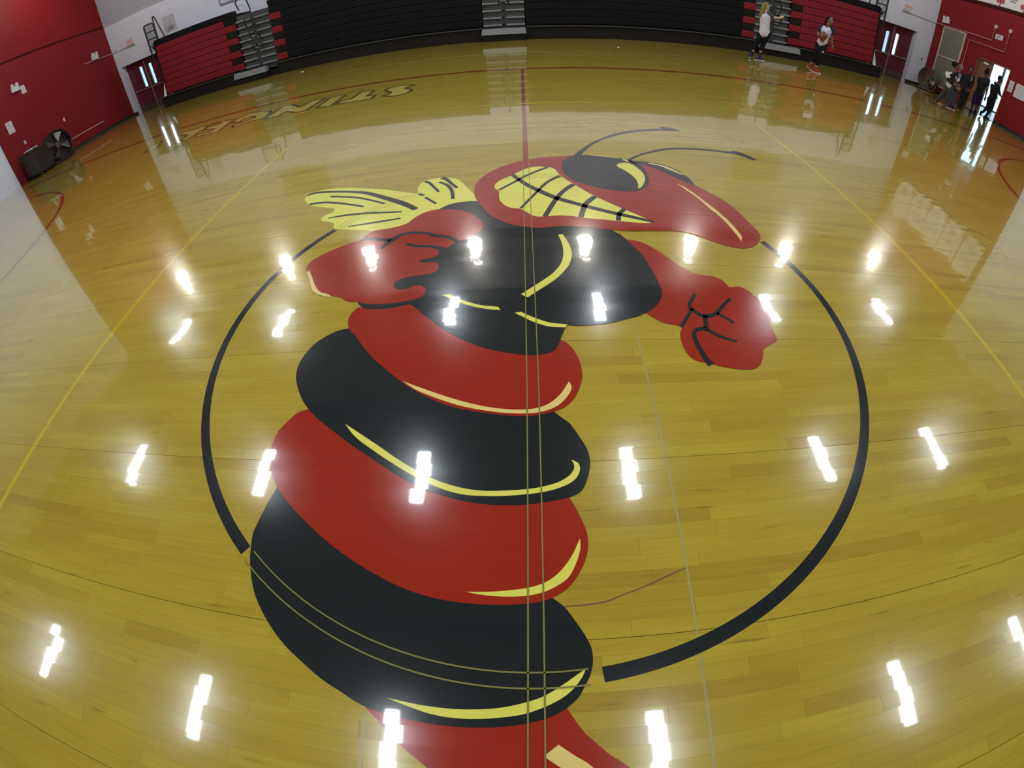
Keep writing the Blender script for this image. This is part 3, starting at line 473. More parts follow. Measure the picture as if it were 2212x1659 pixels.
struct('shadow_trim_1', MB().box(XL, XL+0.02, 8.73, YB, BAND-0.025, BAND+0.025), 'trim_shadow')  # dark strip standing in for the shadow line on the left wall
struct('trim_2', MB().box(XL+0.02, -12.0, YB-0.02, YB, BAND-0.04, BAND+0.02), 'grey_plate')
struct('shadow_trim_3', MB().box(XR-0.02, XR, 8.5, YB, BAND-0.12, BAND-0.02), 'trim_shadow')  # same painted shadow line on the right wall
struct('baseboard_left', MB().box(XL, XL+0.02, 8.73, YB, 0.0, 0.10), 'base')
struct('baseboard_right', MB().box(XR-0.02, XR, 12.36, YB, 0.0, 0.10).box(XR-0.02, XR, 2.0, 10.77, 0.0, 0.10), 'base')
struct('baseboard_back', MB().box(XL+0.02, LD[0], YB-0.02, YB, 0, 0.10).box(RD[1], XR-0.02, YB-0.02, YB, 0, 0.10), 'base')

# double doors in the back wall, set back in their openings
def back_doors(name, x0, x1, wins, zw, bar_side):
    y = YB+0.25; xm = (x0+x1)/2
    d = empty(name, (xm, y, 0)); d['kind'] = 'structure'
    off = d.location
    for k, (a, b, w) in enumerate(((x0+0.05, xm-0.03, wins[0]), (xm+0.03, x1-0.05, wins[1]))):
        m = MB().box(a, b, y, y+0.05, 0.0, zw[0]).box(a, b, y, y+0.05, zw[1], DZ-0.05)
        m.box(a, w[0], y, y+0.05, zw[0], zw[1]).box(w[1], b, y, y+0.05, zw[0], zw[1])
        leaf = m.build('door_leaf', M['maroon'], d, off)
        MB().box(w[0], w[1], y+0.02, y+0.03, zw[0], zw[1]).build('window_pane', M['glass'], leaf, off)
        MB().box(w[0]-0.02, w[0], y-0.008, y, zw[0], zw[1]).box(w[1], w[1]+0.02, y-0.008, y, zw[0], zw[1]).build('pane_frame', M['maroon'], leaf, off)
        MB().tube([(a+0.08, y-0.06, 0.86), (b-0.08, y-0.06, 0.86)], 0.02).box(a+0.06, a+0.12, y-0.07, y, 0.82, 0.90).box(b-0.12, b-0.06, y-0.07, y, 0.82, 0.90).build('push_bar', M['alu'], leaf, off)
        MB().box(a+0.03, b-0.03, y-0.004, y, 0.03, 0.24).build('kick_plate', M['door_kick'], leaf, off)
    MB().box(x0, x1, y-0.06, y+0.10, 0.0, 0.012).build('threshold', M['door_kick'], d, off)
    MB().box(xm-0.03, xm+0.03, y-0.02, y+0.06, 0.0, DZ-0.05).build('centre_post', M['alu'], d, off)
    MB().box(x0, x0+0.05, y-0.01, y+0.06, 0, DZ).box(x1-0.05, x1, y-0.01, y+0.06, 0, DZ).box(x0, x1, y-0.01, y+0.06, DZ-0.05, DZ).build('door_frame', M['maroon'], d, off)
    return d
back_doors('door_1', LD[0], LD[1], ((-14.92, -14.74), (-14.40, -14.23)), (0.93, 1.79), 1)
back_doors('door_2', RD[0], RD[1], ((13.74, 13.92), (14.24, 14.42)), (0.89, 1.73), -1)

# doorway to the lobby in the right wall: one leaf shut, one swung open into the lobby
d3 = empty('door_3', (XR+0.1, 11.56, 0)); d3['kind'] = 'structure'; o3 = d3.location
leaf = MB().box(XR+0.08, XR+0.13, 11.67, 12.32, 0.01, 1.91).build('door_leaf', M['brown_door'], d3, o3)
MB().box(XR+0.072, XR+0.08, 11.70, 12.29, 0.04, 0.27).build('kick_plate', M['alu'], leaf, o3)
MB().box(XR+0.03, XR+0.08, 11.85, 12.08, 1.78, 1.86).build('door_closer', M['paper'], leaf, o3)
leaf2 = MB().box(XR+0.14, XR+0.95, 10.80, 10.85, 0.01, 1.91).build('door_leaf', M['brown_door'], d3, o3)
MB().tube([(XR+0.25, 10.88, 0.95), (XR+0.85, 10.88, 0.95)], 0.02).build('push_bar', M['alu'], leaf2, o3)
MB().box(XR-0.01, XR+0.14, 12.32, 12.36, 0, 1.95).box(XR-0.01, XR+0.14, 10.77, 10.80, 0, 1.95).box(XR-0.01, XR+0.14, 10.77, 12.36, 1.91, 1.95).build('door_frame', M['brown_door'], d3, o3)

# lobby beyond the doorway, glazed to the street
LX = 20.5
struct('lobby_floor', MB().box(XR+0.3, LX, 8.8, 17.9, -0.10, 0.0), 'lobby_floor')
struct('wall_lobby', MB().box(XR+0.3, LX, 17.6, 17.9, 0, 2.7).box(XR+0.3, LX, 8.8, 9.1, 0, 2.7).box(XR+0.3, LX, 8.8, 17.9, 2.7, 2.85).box(XR+0.3, XR+0.4, YB+WT, 17.6, 0, 2.7), 'lobby_white')
win = empty('window_1', (LX, 13.35, 0)); win['kind'] = 'structure'
NP = 9; PW = 8.5/NP
for k in range(NP+1):
    y = 9.1 + k*PW
    MB().box(LX-0.05, LX+0.05, y-0.045, y+0.045, 0, 2.7).build('mullion', M['grey_plate'], win, win.location)
for k in range(NP):
    y = 9.1 + k*PW
    MB().box(LX-0.004, LX+0.004, y+0.045, y+PW-0.045, 0.05, 2.7).build('glass_pane', M['glass'], win, win.location)
MB().box(LX-0.05, LX+0.05, 9.1, 17.6, 0, 0.05).build('sill', M['grey_plate'], win, win.location)
struct('ground', MB().box(-60, 60, YB+0.6, 70, -0.30, -0.12).box(LX, 70, -40, 70, -0.5, -0.13), 'pavement')
struct('wall_white_backdrop', MB().box(28.0, 28.4, -10, 40, -0.13, 6.0), 'lobby_white')  # added white backdrop, lit by the sky to brighten the doorway
struct('wall_cyan_backdrop', MB().box(-40, 40, 27.0, 27.3, -0.12, 2.1), 'cyan_backdrop')  # added backdrop: panes look cyan, while their floor reflection meets the sky

# ------------------------------------------------------------------ maple strip floor
rows = []
y = SEAM0 - PITCH*math.ceil((SEAM0-(YF))/PITCH)
while y < YB+0.5:
    for j in range(12):
        g0 = 0.0009 if j == 0 else 0.00015
        g1 = 0.0009 if j == 11 else 0.00015
        rows.append((y + j*STRIP + g0, y + (j+1)*STRIP - g1))
    y += PITCH
cand = []
CAMP = Vector(cam.location)
for ya, yb in rows:
    if yb > YB+0.44: continue
    x = XL + random.uniform(-1.2, 0)
    while x < XR:
        ln = random.choice((0.4, 0.5, 0.6, 0.7, 0.8, 0.9, 1.0, 1.2))
        a, b = max(x, XL), min(x+ln, XR)
        if b-a > 0.05: cand.append((a, b, ya, yb, random.random()))
        x += ln
def shows(c):
    a, b, ya, yb, t = c
    mx, my = (a+b)/2, (ya+yb)/2
    if my < -2.02 + 0.10*abs(mx) or abs(mx) > 3.3: return 0
    d2 = (mx-CAMP.x)**2 + (my-CAMP.y)**2 + CAMP.z**2
    return (b-a) * CAMP.z / d2**1.5
cand.sort(key=shows, reverse=True)
near, far = cand[:300], cand[300:]
cache = {}
for a, b, ya, yb, t in near:
    key = (round(b-a, 3), round(yb-ya, 4))
    if key not in cache:
        w, d = (b-a)/2-0.0003, (yb-ya)/2
        me = MB().box(-w, w, -d, d, -0.014, 0.0).mesh('plank'); me.materials.append(M['plank']); cache[key] = me
    o = bpy.data.objects.new('plank', cache[key]); o.location = ((a+b)/2, (ya+yb)/2, 0); COL.objects.link(o); o.parent = floor
vs, fs, tones = [], [], []
for a, b, ya, yb, t in far:
    n = len(vs); a += 0.0003; b -= 0.0003
    vs += [(a,ya,-0.014),(b,ya,-0.014),(b,yb,-0.014),(a,yb,-0.014),(a,ya,0),(b,ya,0),(b,yb,0),(a,yb,0)]
    fs += [(n+4,n+5,n+6,n+7),(n,n+1,n+5,n+4),(n+1,n+2,n+6,n+5),(n+2,n+3,n+7,n+6),(n+3,n,n+4,n+7)]
    tones += [t]*5
me = bpy.data.meshes.new('plank_field'); me.from_pydata(vs, [], fs); me.materials.append(M['plank_field'])
at = me.attributes.new('tone', 'FLOAT', 'FACE'); at.data.foreach_set('value', tones)
pf = bpy.data.objects.new('plank_field', me); COL.objects.link(pf); pf.parent = floor; pf['kind'] = 'stuff'
me.update()

# ------------------------------------------------------------------ floor paint
LAYER = 0.00035
def spline(pts, closed=True, step=7):
    """Catmull-Rom through the points; points with a third value are corners"""
    n = len(pts); P = [Vector((q[0], q[1])) for q in pts]; C = [len(q) > 2 for q in pts]
    out = []
    for i in range(n if closed else n-1):
        j = (i+1) % n
        p0 = P[i-1] if (closed or i > 0) else P[i]
        p3 = P[(j+1) % n] if (closed or j < n-1) else P[j]
        if C[i]: p0 = P[i] - (P[j]-P[i])
        if C[j]: p3 = P[j] + (P[j]-P[i])
        k = max(1, min(step, int((P[j]-P[i]).length/0.012)))
        for s in range(k):
            t = s/k; t2 = t*t; t3 = t2*t
            out.append(0.5*((2*P[i]) + (-p0+P[j])*t + (2*p0-5*P[i]+4*P[j]-p3)*t2 + (-p0+3*P[i]-3*P[j]+p3)*t3))
    if not closed: out.append(P[-1])
    return out

def fill_mesh(pts, z):
    q = spline(pts)
    m = MB(); n = len(q)
    area = sum(q[i].x*q[(i+1) % n].y - q[(i+1) % n].x*q[i].y for i in range(n))
    if area < 0: q.reverse()
    return m.add([(v.x, v.y, z) for v in q], [tuple(range(n))])

def stroke_mesh(path, z, closed=False, caps=True):
    """path of (x, y, width)"""
    n = len(path); Lp, Rp = [], []
    for i in range(n):
        a = path[i-1] if (closed or i > 0) else path[i]
        b = path[(i+1) % n] if (closed or i < n-1) else path[i]
        d = Vector((b[0]-a[0], b[1]-a[1]))
        if d.length < 1e-9: d = Vector((1, 0))
        d.normalize(); nn = Vector((-d.y, d.x))*path[i][2]/2
        c = Vector(path[i][:2]); Lp.append(c+nn); Rp.append(c-nn)
    vs = [(v.x, v.y, z) for v in Lp] + [(v.x, v.y, z) for v in Rp]
    fs = [(i, n+i, n+(i+1) % n, (i+1) % n) for i in range(n if closed else n-1)]
    return MB().add(vs, fs)

def smooth_stroke(pts):
    q = spline([(a[0], a[1]) for a in pts], closed=False, step=6)
    # widths follow arc position
    src = [0.0]
    for i in range(1, len(pts)): src.append(src[-1] + math.hypot(pts[i][0]-pts[i-1][0], pts[i][1]-pts[i-1][1]))
    dst = [0.0]
    for i in range(1, len(q)): dst.append(dst[-1] + (q[i]-q[i-1]).length)
    out = []
    for v, s in zip(q, dst):
        s = s/dst[-1]*src[-1]; k = 0
        while k < len(src)-2 and src[k+1] < s: k += 1
        f = (s-src[k])/max(1e-9, src[k+1]-src[k]); f = min(1, max(0, f))
        out.append((v.x, v.y, pts[k][2]*(1-f)+pts[k+1][2]*f))
    return out

emblem = empty('hornet_emblem', (0, 0, 0))
tag(emblem, 'large red and black cartoon hornet emblem painted on centre court', 'emblem')
parts = {}
HEADY = {'eye', 'far_eye', 'teeth', 'snout_highlight', 'antenna', 'antenna_tip', 'eye_highlight', 'tooth_line'}
def part_parent(name, layer):
    if name in HEADY: return parts['head']
    if name == 'wing_vein': return parts['wing']
    if name == 'finger_line': return parts['fist' if layer == 8 else 'forearm']
    if name == 'fist_highlight': return parts['fist']
    if name == 'stinger_highlight': return parts['stinger']
    return emblem
letters = empty('court_lettering', (-4.9, 6.4, 0))
tag(letters, 'yellow STINGERS lettering with dark outline painted along the far sideline', 'lettering')
for name, mat, layer, pts in sorted(FILLS, key=lambda q: q[0] not in ('head', 'fist', 'forearm', 'wing', 'stinger')):
    z = LAYER*layer
    if name.startswith('letter_'):
        o = fill_mesh(pts, z).build('letter', M[mat], letters, letters.location)
        q = spline(pts)
        stroke_mesh([(v.x, v.y, 0.06) for v in q], z+LAYER, closed=True).build('letter_outline', M['outline'], o, letters.location)
        continue
    o = fill_mesh(pts, z).build(name, M[mat], part_parent(name, layer))
    parts.setdefault(name, o)
for name, mat, layer, pts in STROKES:
    stroke_mesh(smooth_stroke(pts), LAYER*layer).build(name, M[mat], part_parent(name, layer))

def arc(r, a0, a1, w, z, cx=0, cy=0, n=96):
    return stroke_mesh([(cx+r*math.cos(math.radians(a0+(a1-a0)*i/n)), cy+r*math.sin(math.radians(a0+(a1-a0)*i/n)), w) for i in range(n+1)], z)
RM = (1.8288+1.778)/2
cc = empty('centre_circle', (0, 0, 0))
tag(cc, 'black centre circle line broken by the hornet emblem', 'court line')
arc(RM, 23.8, -83.4, 0.0508, LAYER*0.6).build('arc', M['black'], cc)
arc(RM, 143.8, 231.6, 0.0508, LAYER*0.6).build('arc', M['black'], cc)
EDGE = LAYER*11
for r in (1.778, 1.8288):
    arc(r, -127.3, -84.8, 0.0055, EDGE).build('painted_edge', M['tape_edge'], cc)
    arc(r, 102.9, 24.6, 0.0035, EDGE).build('painted_edge', M['tape_edge'], cc)
    arc(r, 143.2, 119.0, 0.0035, EDGE).build('painted_edge', M['tape_edge'], cc)
dl = empty('division_line', (0, 0, 0))
tag(dl, 'red division line running from the hornet head to the far sideline', 'court line')
stroke_mesh([(0, 2.17, 0.0508), (0, 7.56, 0.0508)], LAYER*0.6).build('line', M['court_red'], dl)
for x in (-0.0254, 0.0254):
    stroke_mesh([(x, -2.5, 0.0055), (x, 2.19, 0.0055)], EDGE).build('painted_edge', M['tape_edge'], dl)
stroke_mesh([(-0.06, 6.02, 0.03), (0.09, 6.02, 0.03)], LAYER*1.2).build('tick', M['faint_grey'], dl)
def line_thing(name, pts, w, mat, label, layer=1.5):
    c = (sum(q[0] for q in pts)/len(pts), sum(q[1] for q in pts)/len(pts), 0)
    if len(pts) == 2:
        (xa, ya), (xb, yb) = pts; k = max(2, int(math.hypot(xb-xa, yb-ya)))
        pts = [(xa+(xb-xa)*i/k, ya+(yb-ya)*i/k) for i in range(k+1)]
    o = stroke_mesh([(q[0], q[1], w) for q in pts], LAYER*layer).build(name, M[mat], None, c)
    return tag(o, label, 'court line')
line_thing('sideline', [(-14.33, 7.56), (14.33, 7.56)], 0.15, 'court_red', 'long red sideline in front of the bleachers')
line_thing('attack_line', [(-3.045, -5.0), (-3.045, 4.50)], 0.045, 'court_yellow', 'yellow line left of the centre circle', 1.0)
line_thing('attack_line', [(3.045, -5.0), (3.045, 4.50)], 0.045, 'court_yellow', 'yellow line right of the centre circle', 1.0)
line_thing('volleyball_sideline', [(-9.0, 4.53), (9.0, 4.53)], 0.045, 'court_yellow', 'yellow line across the floor beyond the hornet antennae', 1.0)
for s, side in ((-1, 'left'), (1, 'right')):
    pts = [(s*14.33, 6.02)] + [(s*(12.73-6.02*math.cos(math.radians(a))), 6.02*math.sin(math.radians(a))) for a in range(90, -31, -3)]
    line_thing('three_point_line', pts, 0.075, 'court_red', 'curved dark red line at the far %s of the court' % side)
    line_thing('baseline', [(s*14.33, -7.56), (s*14.33, 7.56)], 0.0508, 'court_red', 'red end line along the %s wall' % side)
for x, y0, y1, side in ((0.525, -2.4, -0.15, 'right of the hornet abdomen'), (-0.53, -2.4, -1.92, 'left of the hornet stinger')):
    line_thing('tape_residue', [(x, y0), (x, y1)], 0.008, 'faint_grey', 'faint grey strip on the floor ' + side, 0.4)
scuff = stroke_mesh(smooth_stroke([(0.09, -1.56, 0.004), (0.22, -1.55, 0.005), (0.30, -1.525, 0.004), (0.38, -1.50, 0.004), (0.46, -1.47, 0.005), (0.52, -1.45, 0.003)]), LAYER*1.5).build('scuff_mark', M['scuff'], None, (0.3, -1.5, 0))
tag(scuff, 'thin curved purple scuff beside the lowest abdomen bands', 'scuff mark')
for k, (x, y, s, lab) in enumerate(((2.52, 11.2, 0.03, 'tiny white scrap on the floor right of the centre aisle'), (-6.55, 12.35, 0.05, 'small white scrap on the floor near the left aisle'))):
    tag(MB().hexa([(-s,-s*.5,0.002),(s,-s*.6,0.002),(s*.8,s*.6,0.002),(-s*.9,s*.5,0.002)], [(-s*.8,-s*.4,0.012),(s*.8,-s*.4,0.02),(s*.6,s*.4,0.015),(-s*.7,s*.3,0.01)]).build('paper_scrap', M['paper'], None), lab, 'scrap').location = (x, y, 0)

# ------------------------------------------------------------------ folded bleachers
ROW0, ROWP, ROWH = 0.445, 0.2255, 0.209
YFR = 13.44
def row_y(k): return YFR + 0.022*k
def row_z(k): return ROW0 + ROWP*k
def bleacher(name, x0, x1, colour, left_checks, right_checks, label, ends=(False, False), nrow=9):
    """left_checks / right_checks: (lo, hi) x-range where rows alternate colour, or None"""
    xm = (x0+x1)/2
    t = empty(name, (xm, 13.3, 0)); off = t.location
    tag(t, label, 'bleachers', 'folded bleacher sections')
    a = x0 - (0.25 if ends[0] else 0); b = x1 + (0.42 if ends[1] else 0)
    MB().box(a, b, 13.34, 13.40, 0.0, 0.375).build('kick_board', M['bl_dark'], t, off, bevel=0.006)
    MB().box(a, b, 13.30, 13.50, 0.375, 0.41).build('ledge', M['bl_ledge'], t, off, bevel=0.005)
    MB().box(x0, x1, 13.72, 14.88, 0.02, row_z(8)+0.1).build('understructure', M['bl_dark'], t, off)
    for k in range(nrow):
        main = colour if k < 8 else 'bl_black'
        segs = []
        lo, hi = x0, x1
        if left_checks and k < 8:
            c0, c1 = left_checks
            segs.append((c0, c1, 'bl_red' if (k % 2 == 0) else 'bl_dark')); lo = c1
        if right_checks and k < 8:
            c0, c1 = right_checks
            segs.append((c0, c1, 'bl_red' if (k % 2 == 0) else 'bl_dark')); hi = c0
        segs.append((lo, hi, main))
        for s0, s1, mat in segs:
            y, z = row_y(k), row_z(k)
            back = 0.03 if mat == 'bl_dark' else 0.0
            m = MB().hexa([(s0+.004,y+.02+back,z),(s1-.004,y+.02+back,z),(s1-.004,y+0.28,z),(s0+.004,y+0.28,z)],
                          [(s0+.004,y+back,z+ROWH),(s1-.004,y+back,z+ROWH),(s1-.004,y+0.28,z+ROWH),(s0+.004,y+0.28,z+ROWH)])
            m.build('bench_board', M[mat], t, off, bevel=0.012)
        MB().box(x0, x1, row_y(k)+0.06, row_y(k)+0.3, row_z(k)-0.014, row_z(k)-0.004).build('deck_edge', M['bl_ledge'], t, off)
    for side, e, x in ((-1, ends[0], x0), (1, ends[1], x1)):
        if e:
            MB().hexa([(x+side*0.02,13.5,0.41),(x+side*0.16,13.6,0.41),(x+side*0.16,14.85,0.41),(x+side*0.02,14.85,0.41)],
                      [(x+side*0.02,13.62,2.42),(x+side*0.16,13.75,2.42),(x+side*0.16,14.85,2.42),(x+side*0.02,14.85,2.42)]).build('end_panel', M['bl_dark'], t, off)
            for k in range(7):
                MB().box(min(x, x+side*0.24), max(x, x+side*0.24), 13.75, 14.80, 0.75+k*0.24, 0.83+k*0.24).build('end_rib', M['bl_dark'], t, off)
            MB().hexa([(x+side*0.06,13.36,0.41),(x+side*0.14,13.36,0.41),(x+side*0.14,13.44,0.41),(x+side*0.06,13.44,0.41)],
                      [(x+side*0.36,13.95,0.90),(x+side*0.41,13.95,0.90),(x+side*0.41,14.0,0.90),(x+side*0.36,14.0,0.90)]).build('white_end_bar', M['white'], t, off)  # slanted white bar rising from the end of the ledge
            # guard rail folded up above the end: barred panel and a tall loop
            g = MB(); u0, u1 = x+side*0.10, x+side*0.56; y = 14.0
            z0, z1 = 2.10, 3.13
            g.tube([(u1,y,z0-.4),(u1,y,z1-.06),(u1-side*.06,y,z1),(u0+side*.06,y,z1),(u0,y,z1-.06),(u0,y,z0-.1)], 0.030)
            for zz in (2.85, 2.58, 2.32): g.tube([(u0,y,zz),(u1,y,zz)], 0.024)
            for q in range(1, 8): g.tube([(u0+(u1-u0)*q/8,y,2.12),(u0+(u1-u0)*q/8,y,z1)], 0.010, 6)
            g.build('guard_rail', M['metal_black'], t, off)
            MB().tube([(x+side*0.08,14.0,2.3),(x+side*0.06,14.0,3.24),(x+side*0.03,14.0,3.32),(x-side*0.02,14.0,3.32),(x-side*0.05,14.0,3.24),(x-side*0.25,14.0,2.42)], 0.028).build('tall_rail', M['metal_black'], t, off)
    return t
AIS = [(-9.08, -7.82), (-1.11, 0.15), (7.32, 8.55)]
bleacher('bleacher_section', -12.50, -9.10, 'bl_red', None, (-9.52, -9.10), 'red folded bleacher section beside the left doors', (True, False))
bleacher('bleacher_section', -7.81, -1.12, 'bl_black', (-7.81, -7.41), None, 'long black folded bleacher section between left and centre aisles')
bleacher('bleacher_section', 0.16, 7.31, 'bl_black', None, (6.89, 7.31), 'long black folded bleacher section between centre and right aisles')
bleacher('bleacher_section', 8.56, 12.02, 'bl_red', (8.56, 8.98), None, 'red folded bleacher section beside the right doors', (False, True))
def aisle(name, x0, x1, bx, label, loops):
    xm = (x0+x1)/2
    t = empty(name, (xm, 13.3, 0)); off = t.location
    tag(t, label, 'stairs', 'bleacher aisle stairs')
    MB().box(x0, x1, 13.34, 13.40, 0.0, 0.20).build('kick_board', M['bl_dark'], t, off)
    MB().hexa([(bx[0],13.05,0.205),(bx[1],13.05,0.205),(bx[1],13.29,0.205),(bx[0],13.29,0.205)],
              [(bx[0]+.03,13.10,0.385),(bx[1]-.03,13.10,0.385),(bx[1]-.03,13.29,0.385),(bx[0]+.03,13.29,0.385)]).build('front_step', M['step_front'], t, off, bevel=0.008)
    MB().box(bx[0]+.05, bx[1]-.05, 13.10, 13.28, 0.0, 0.20).build('step_base', M['bl_dark'], t, off)
    MB().box(x0, x1, 13.95, 14.85, 0.02, 2.25).build('understructure', M['bl_dark'], t, off)
    for k in range(9):
        y = row_y(k) + 0.06; z = row_z(k)-0.0
        MB().box(x0+.01, x1-.01, y+0.05, y+0.4, z-0.19, z-0.005).build('riser', M['step_grey'], t, off)
        if k < 8:
            for s0, s1 in ((x0+.01, xm-0.06), (xm+0.06, x1-.01)):
                MB().box(s0, s1, y-0.05, y+0.4, z-0.005, z+0.045).build('tread', M['step_light'], t, off, bevel=0.006)
    xr = xm + 0.02
    post = MB().tube([(xr,13.42,0.43),(xr,13.46,1.30),(xr,13.56,2.0),(xr,13.62,2.45)], 0.022)
    post.build('centre_post', M['metal_black'], t, off)
    for zz, w, h, dx in loops:
        g = MB().tube([(xr+dx-w,13.52,zz),(xr+dx-w,13.40,zz+h*.6),(xr+dx-w*.6,13.36,zz+h),(xr+dx+w*.6,13.36,zz+h),(xr+dx+w,13.40,zz+h*.7),(xr+dx+w,13.52,zz)], 0.023)
        g.build('hand_rail', M['metal_black'], t, off)
        MB().tube([(xr+dx-w*.5,13.37,zz+h*.35),(xr+dx+w*.5,13.37,zz+h*.30)], 0.012, 6).build('rail_clamp', M['alu'], t, off)
    return t
LOOPS = [(0.95, .16, .30, .05), (1.36, .15, .30, .02), (1.75, .16, .34, -.04), (2.40, .20, .42, -.15)]
aisle('aisle_stairs', *AIS[0], (-9.38, -8.12), 'grey aisle stairs with looped rails beside the left red bleachers', LOOPS)
aisle('aisle_stairs', *AIS[1], (-1.15, 0.17), 'grey aisle stairs between the two black bleacher sections', [(1.10, .14, .35, 0), (1.75, .16, .34, 0)])
aisle('aisle_stairs', *AIS[2], (7.42, 8.88), 'grey aisle stairs behind the blond player', LOOPS[:3])

# ------------------------------------------------------------------ ceiling lights
def ordinal(i): return ('first','second','third','fourth','fifth','sixth','seventh','eighth')[i]
def make_light(name, mat, w, l):
    t = empty(name, (0,0,0))
    MB().hexa([(-w/2-.03,-l/2-.03,.02),(w/2+.03,-l/2-.03,.02),(w/2+.03,l/2+.03,.02),(-w/2-.03,l/2+.03,.02)],
              [(-w/2+.04,-l/2+.04,.13),(w/2-.04,-l/2+.04,.13),(w/2-.04,l/2-.04,.13),(-w/2+.04,l/2-.04,.13)]).build('housing', M['lamp_body'], t)
    MB().add([(-w/2,-l/2,0.0),(-w/2,l/2,0.0),(w/2,l/2,0.0),(w/2,-l/2,0.0)], [(0,1,2,3)]).build('lens', M[mat], t)
    for q in (-1, 1): MB().tube([(0,q*(l/2-.1),.13),(0,q*(l/2-.1),1.09)], .006, 6).build('hanger', M['steel_grey'], t)
    return t
cool = make_light('high_bay_light', 'lamp_cool', 0.25, 1.2)
def make_bell_light(name):
    """round high-bay: ballast case on top, glowing ribbed refractor bell below"""
    t = empty(name, (0,0,0)); n = 20
    prof = [(0.235, -0.30), (0.225, -0.18), (0.20, 0.0), (0.17, 0.16), (0.14, 0.28)]
    vs = [(r*math.cos(2*math.pi*k/n), r*math.sin(2*math.pi*k/n), z) for r, z in prof for k in range(n)]
    fs = [(i*n+k, i*n+(k+1) % n, (i+1)*n+(k+1) % n, (i+1)*n+k) for i in range(len(prof)-1) for k in range(n)]
    fs.append(tuple(reversed(range(n))))
    MB().add(vs, fs).build('refractor', M['lamp_warm'], t)
    MB().disc_prism((0,0,0.29), (0,0,1), 0.15, 0.20, 20, 0.12).build('ballast_case', M['lamp_body'], t)
    MB().disc_prism((0,0,0.50), (0,0,1), 0.13, 0.025, 20).build('glowing_vent_ring', M['lamp_warm'], t)
    MB().tube([(0,0,.525),(0,0,1.09)], .012, 8).build('hanger', M['steel_grey'], t)
    return t
warm = make_bell_light('high_bay_light')
ROWS = [('row above the bleachers', warm, 11.55, (-13.9,-8.83,-5.49,-1.82,1.85,5.50,9.32,13.61), 0.0),
        ('second row out from the bleachers', cool, 8.25, (-11.93,-7.64,-2.24,1.89,7.20,11.71), 0),
        ('third row out from the bleachers', cool, 2.90, (-10.35,-6.12,-2.32,1.90,6.48,10.27), 0),
        ('row nearest the camera', cool, -2.30, (-10.67,-6.07,-2.35,1.88,6.57,10.31), 0)]
used = set()
for rn, proto, y, xs, _ in ROWS:
    for i, x in enumerate(xs):
        o = proto if id(proto) not in used else copy_tree(proto)
        used.add(id(proto))
        o.location = (x, y, 6.5)
        tag(o, 'hanging ceiling light, %s from the left wall in the %s' % (ordinal(i), rn), 'ceiling light', 'ceiling lights')

# ------------------------------------------------------------------ things on the walls
def text_mesh(txt, size, name, mat, matrix, parent=None, depth=0.002):
    cu = bpy.data.curves.new(name, 'FONT'); cu.body = txt; cu.size = size; cu.align_x = 'CENTER'; cu.align_y = 'CENTER'; cu.extrude = depth
    tmp = bpy.data.objects.new('tmp', cu); COL.objects.link(tmp)
    dg = bpy.context.evaluated_depsgraph_get()
    me = bpy.data.meshes.new_from_object(tmp.evaluated_get(dg)); me.name = name
    bpy.data.objects.remove(tmp); bpy.data.curves.remove(cu)
    me.transform(matrix); me.materials.clear(); me.materials.append(mat)
    o = bpy.data.objects.new(name, me); COL.objects.link(o)
    if parent: o.parent = parent
    return o
FACE_BACK = Matrix.Rotation(math.radians(90), 4, 'X')                                        # seen from inside, on the back wall
FACE_RIGHT = Matrix.Rotation(math.radians(-90), 4, 'Z') @ FACE_BACK                           # on the right wall
FACE_LEFT = Matrix.Rotation(math.radians(90), 4, 'Z') @ FACE_BACK

def exit_sign(x, z, label):
    t = empty('exit_sign', (x, YB, z)); tag(t, label, 'exit sign', 'exit signs')
    MB().box(-0.17, 0.17, -0.06, 0, -0.12, 0.12).build('sign_box', M['white'], t, bevel=0.01)
    text_mesh('EXIT', 0.17, 'letters', M['exit_red'], Matrix.Translation((0, -0.063, 0)) @ FACE_BACK, t)
    MB().box(-0.19, 0.19, -0.07, 0, -0.19, -0.125).build('battery_case', M['grey_plate'], t)
    return t
exit_sign(14.26, 2.86, 'exit sign above the right maroon doors')
exit_sign(-14.66, 2.92, 'exit sign above the left maroon doors')

def wall_thing(name, wall, a, z, label, cat, group=None):
    """an Empty on a side wall; local x runs along the wall to the right as seen from inside, y into the wall"""
    if wall == 'R': t = empty(name, (XR, a, z), math.radians(-90))
    elif wall == 'L': t = empty(name, (XL, a, z), math.radians(90))
    else: t = empty(name, (a, YB, z), 0)
    return tag(t, label, cat, group)
def emergency(wall, a, z, label):
    t = wall_thing('emergency_light', wall, a, z, label, 'emergency light', 'emergency lights')
    MB().box(-0.17, 0.17, -0.09, 0, -0.09, 0.09).build('battery_case', M['paper'], t, bevel=0.01)
    for s in (-1, 1):
        MB().disc_prism((s*0.10, -0.05, 0.13), (0, -1, -0.15), 0.055, 0.06, 16, 0.065).build('lamp_head', M['white'], t)
    return t
emergency('L', 13.92, 2.87, 'emergency light on the red left wall near the corner')
emergency('L', 9.88, 2.93, 'emergency light on the red left wall above the drum fan')
emergency('R', 14.40, 2.84, 'emergency light on the red right wall above the grey-green board')
def sheet(wall, a, z, w, h, label, rows_, name='paper_notice', cat='notice', mat='paper', bar=0.012):
    t = wall_thing(name, wall, a, z, label, cat)
    MB().box(-w/2, w/2, -0.012, 0, -h/2, h/2).build('sheet', M[mat], t)
    for r in range(rows_):
        zz = h/2 - h*(r+1)/(rows_+1)
        MB().box(-w*.34, w*(.34 if r % 2 else .26), -0.0135, -0.012, zz-bar/2, zz+bar/2).build('print_line', M['print'], t)
    return t
sheet('L', 10.22, 2.81, 0.20, 0.28, 'white notice beside the emergency light above the drum fan', 4)
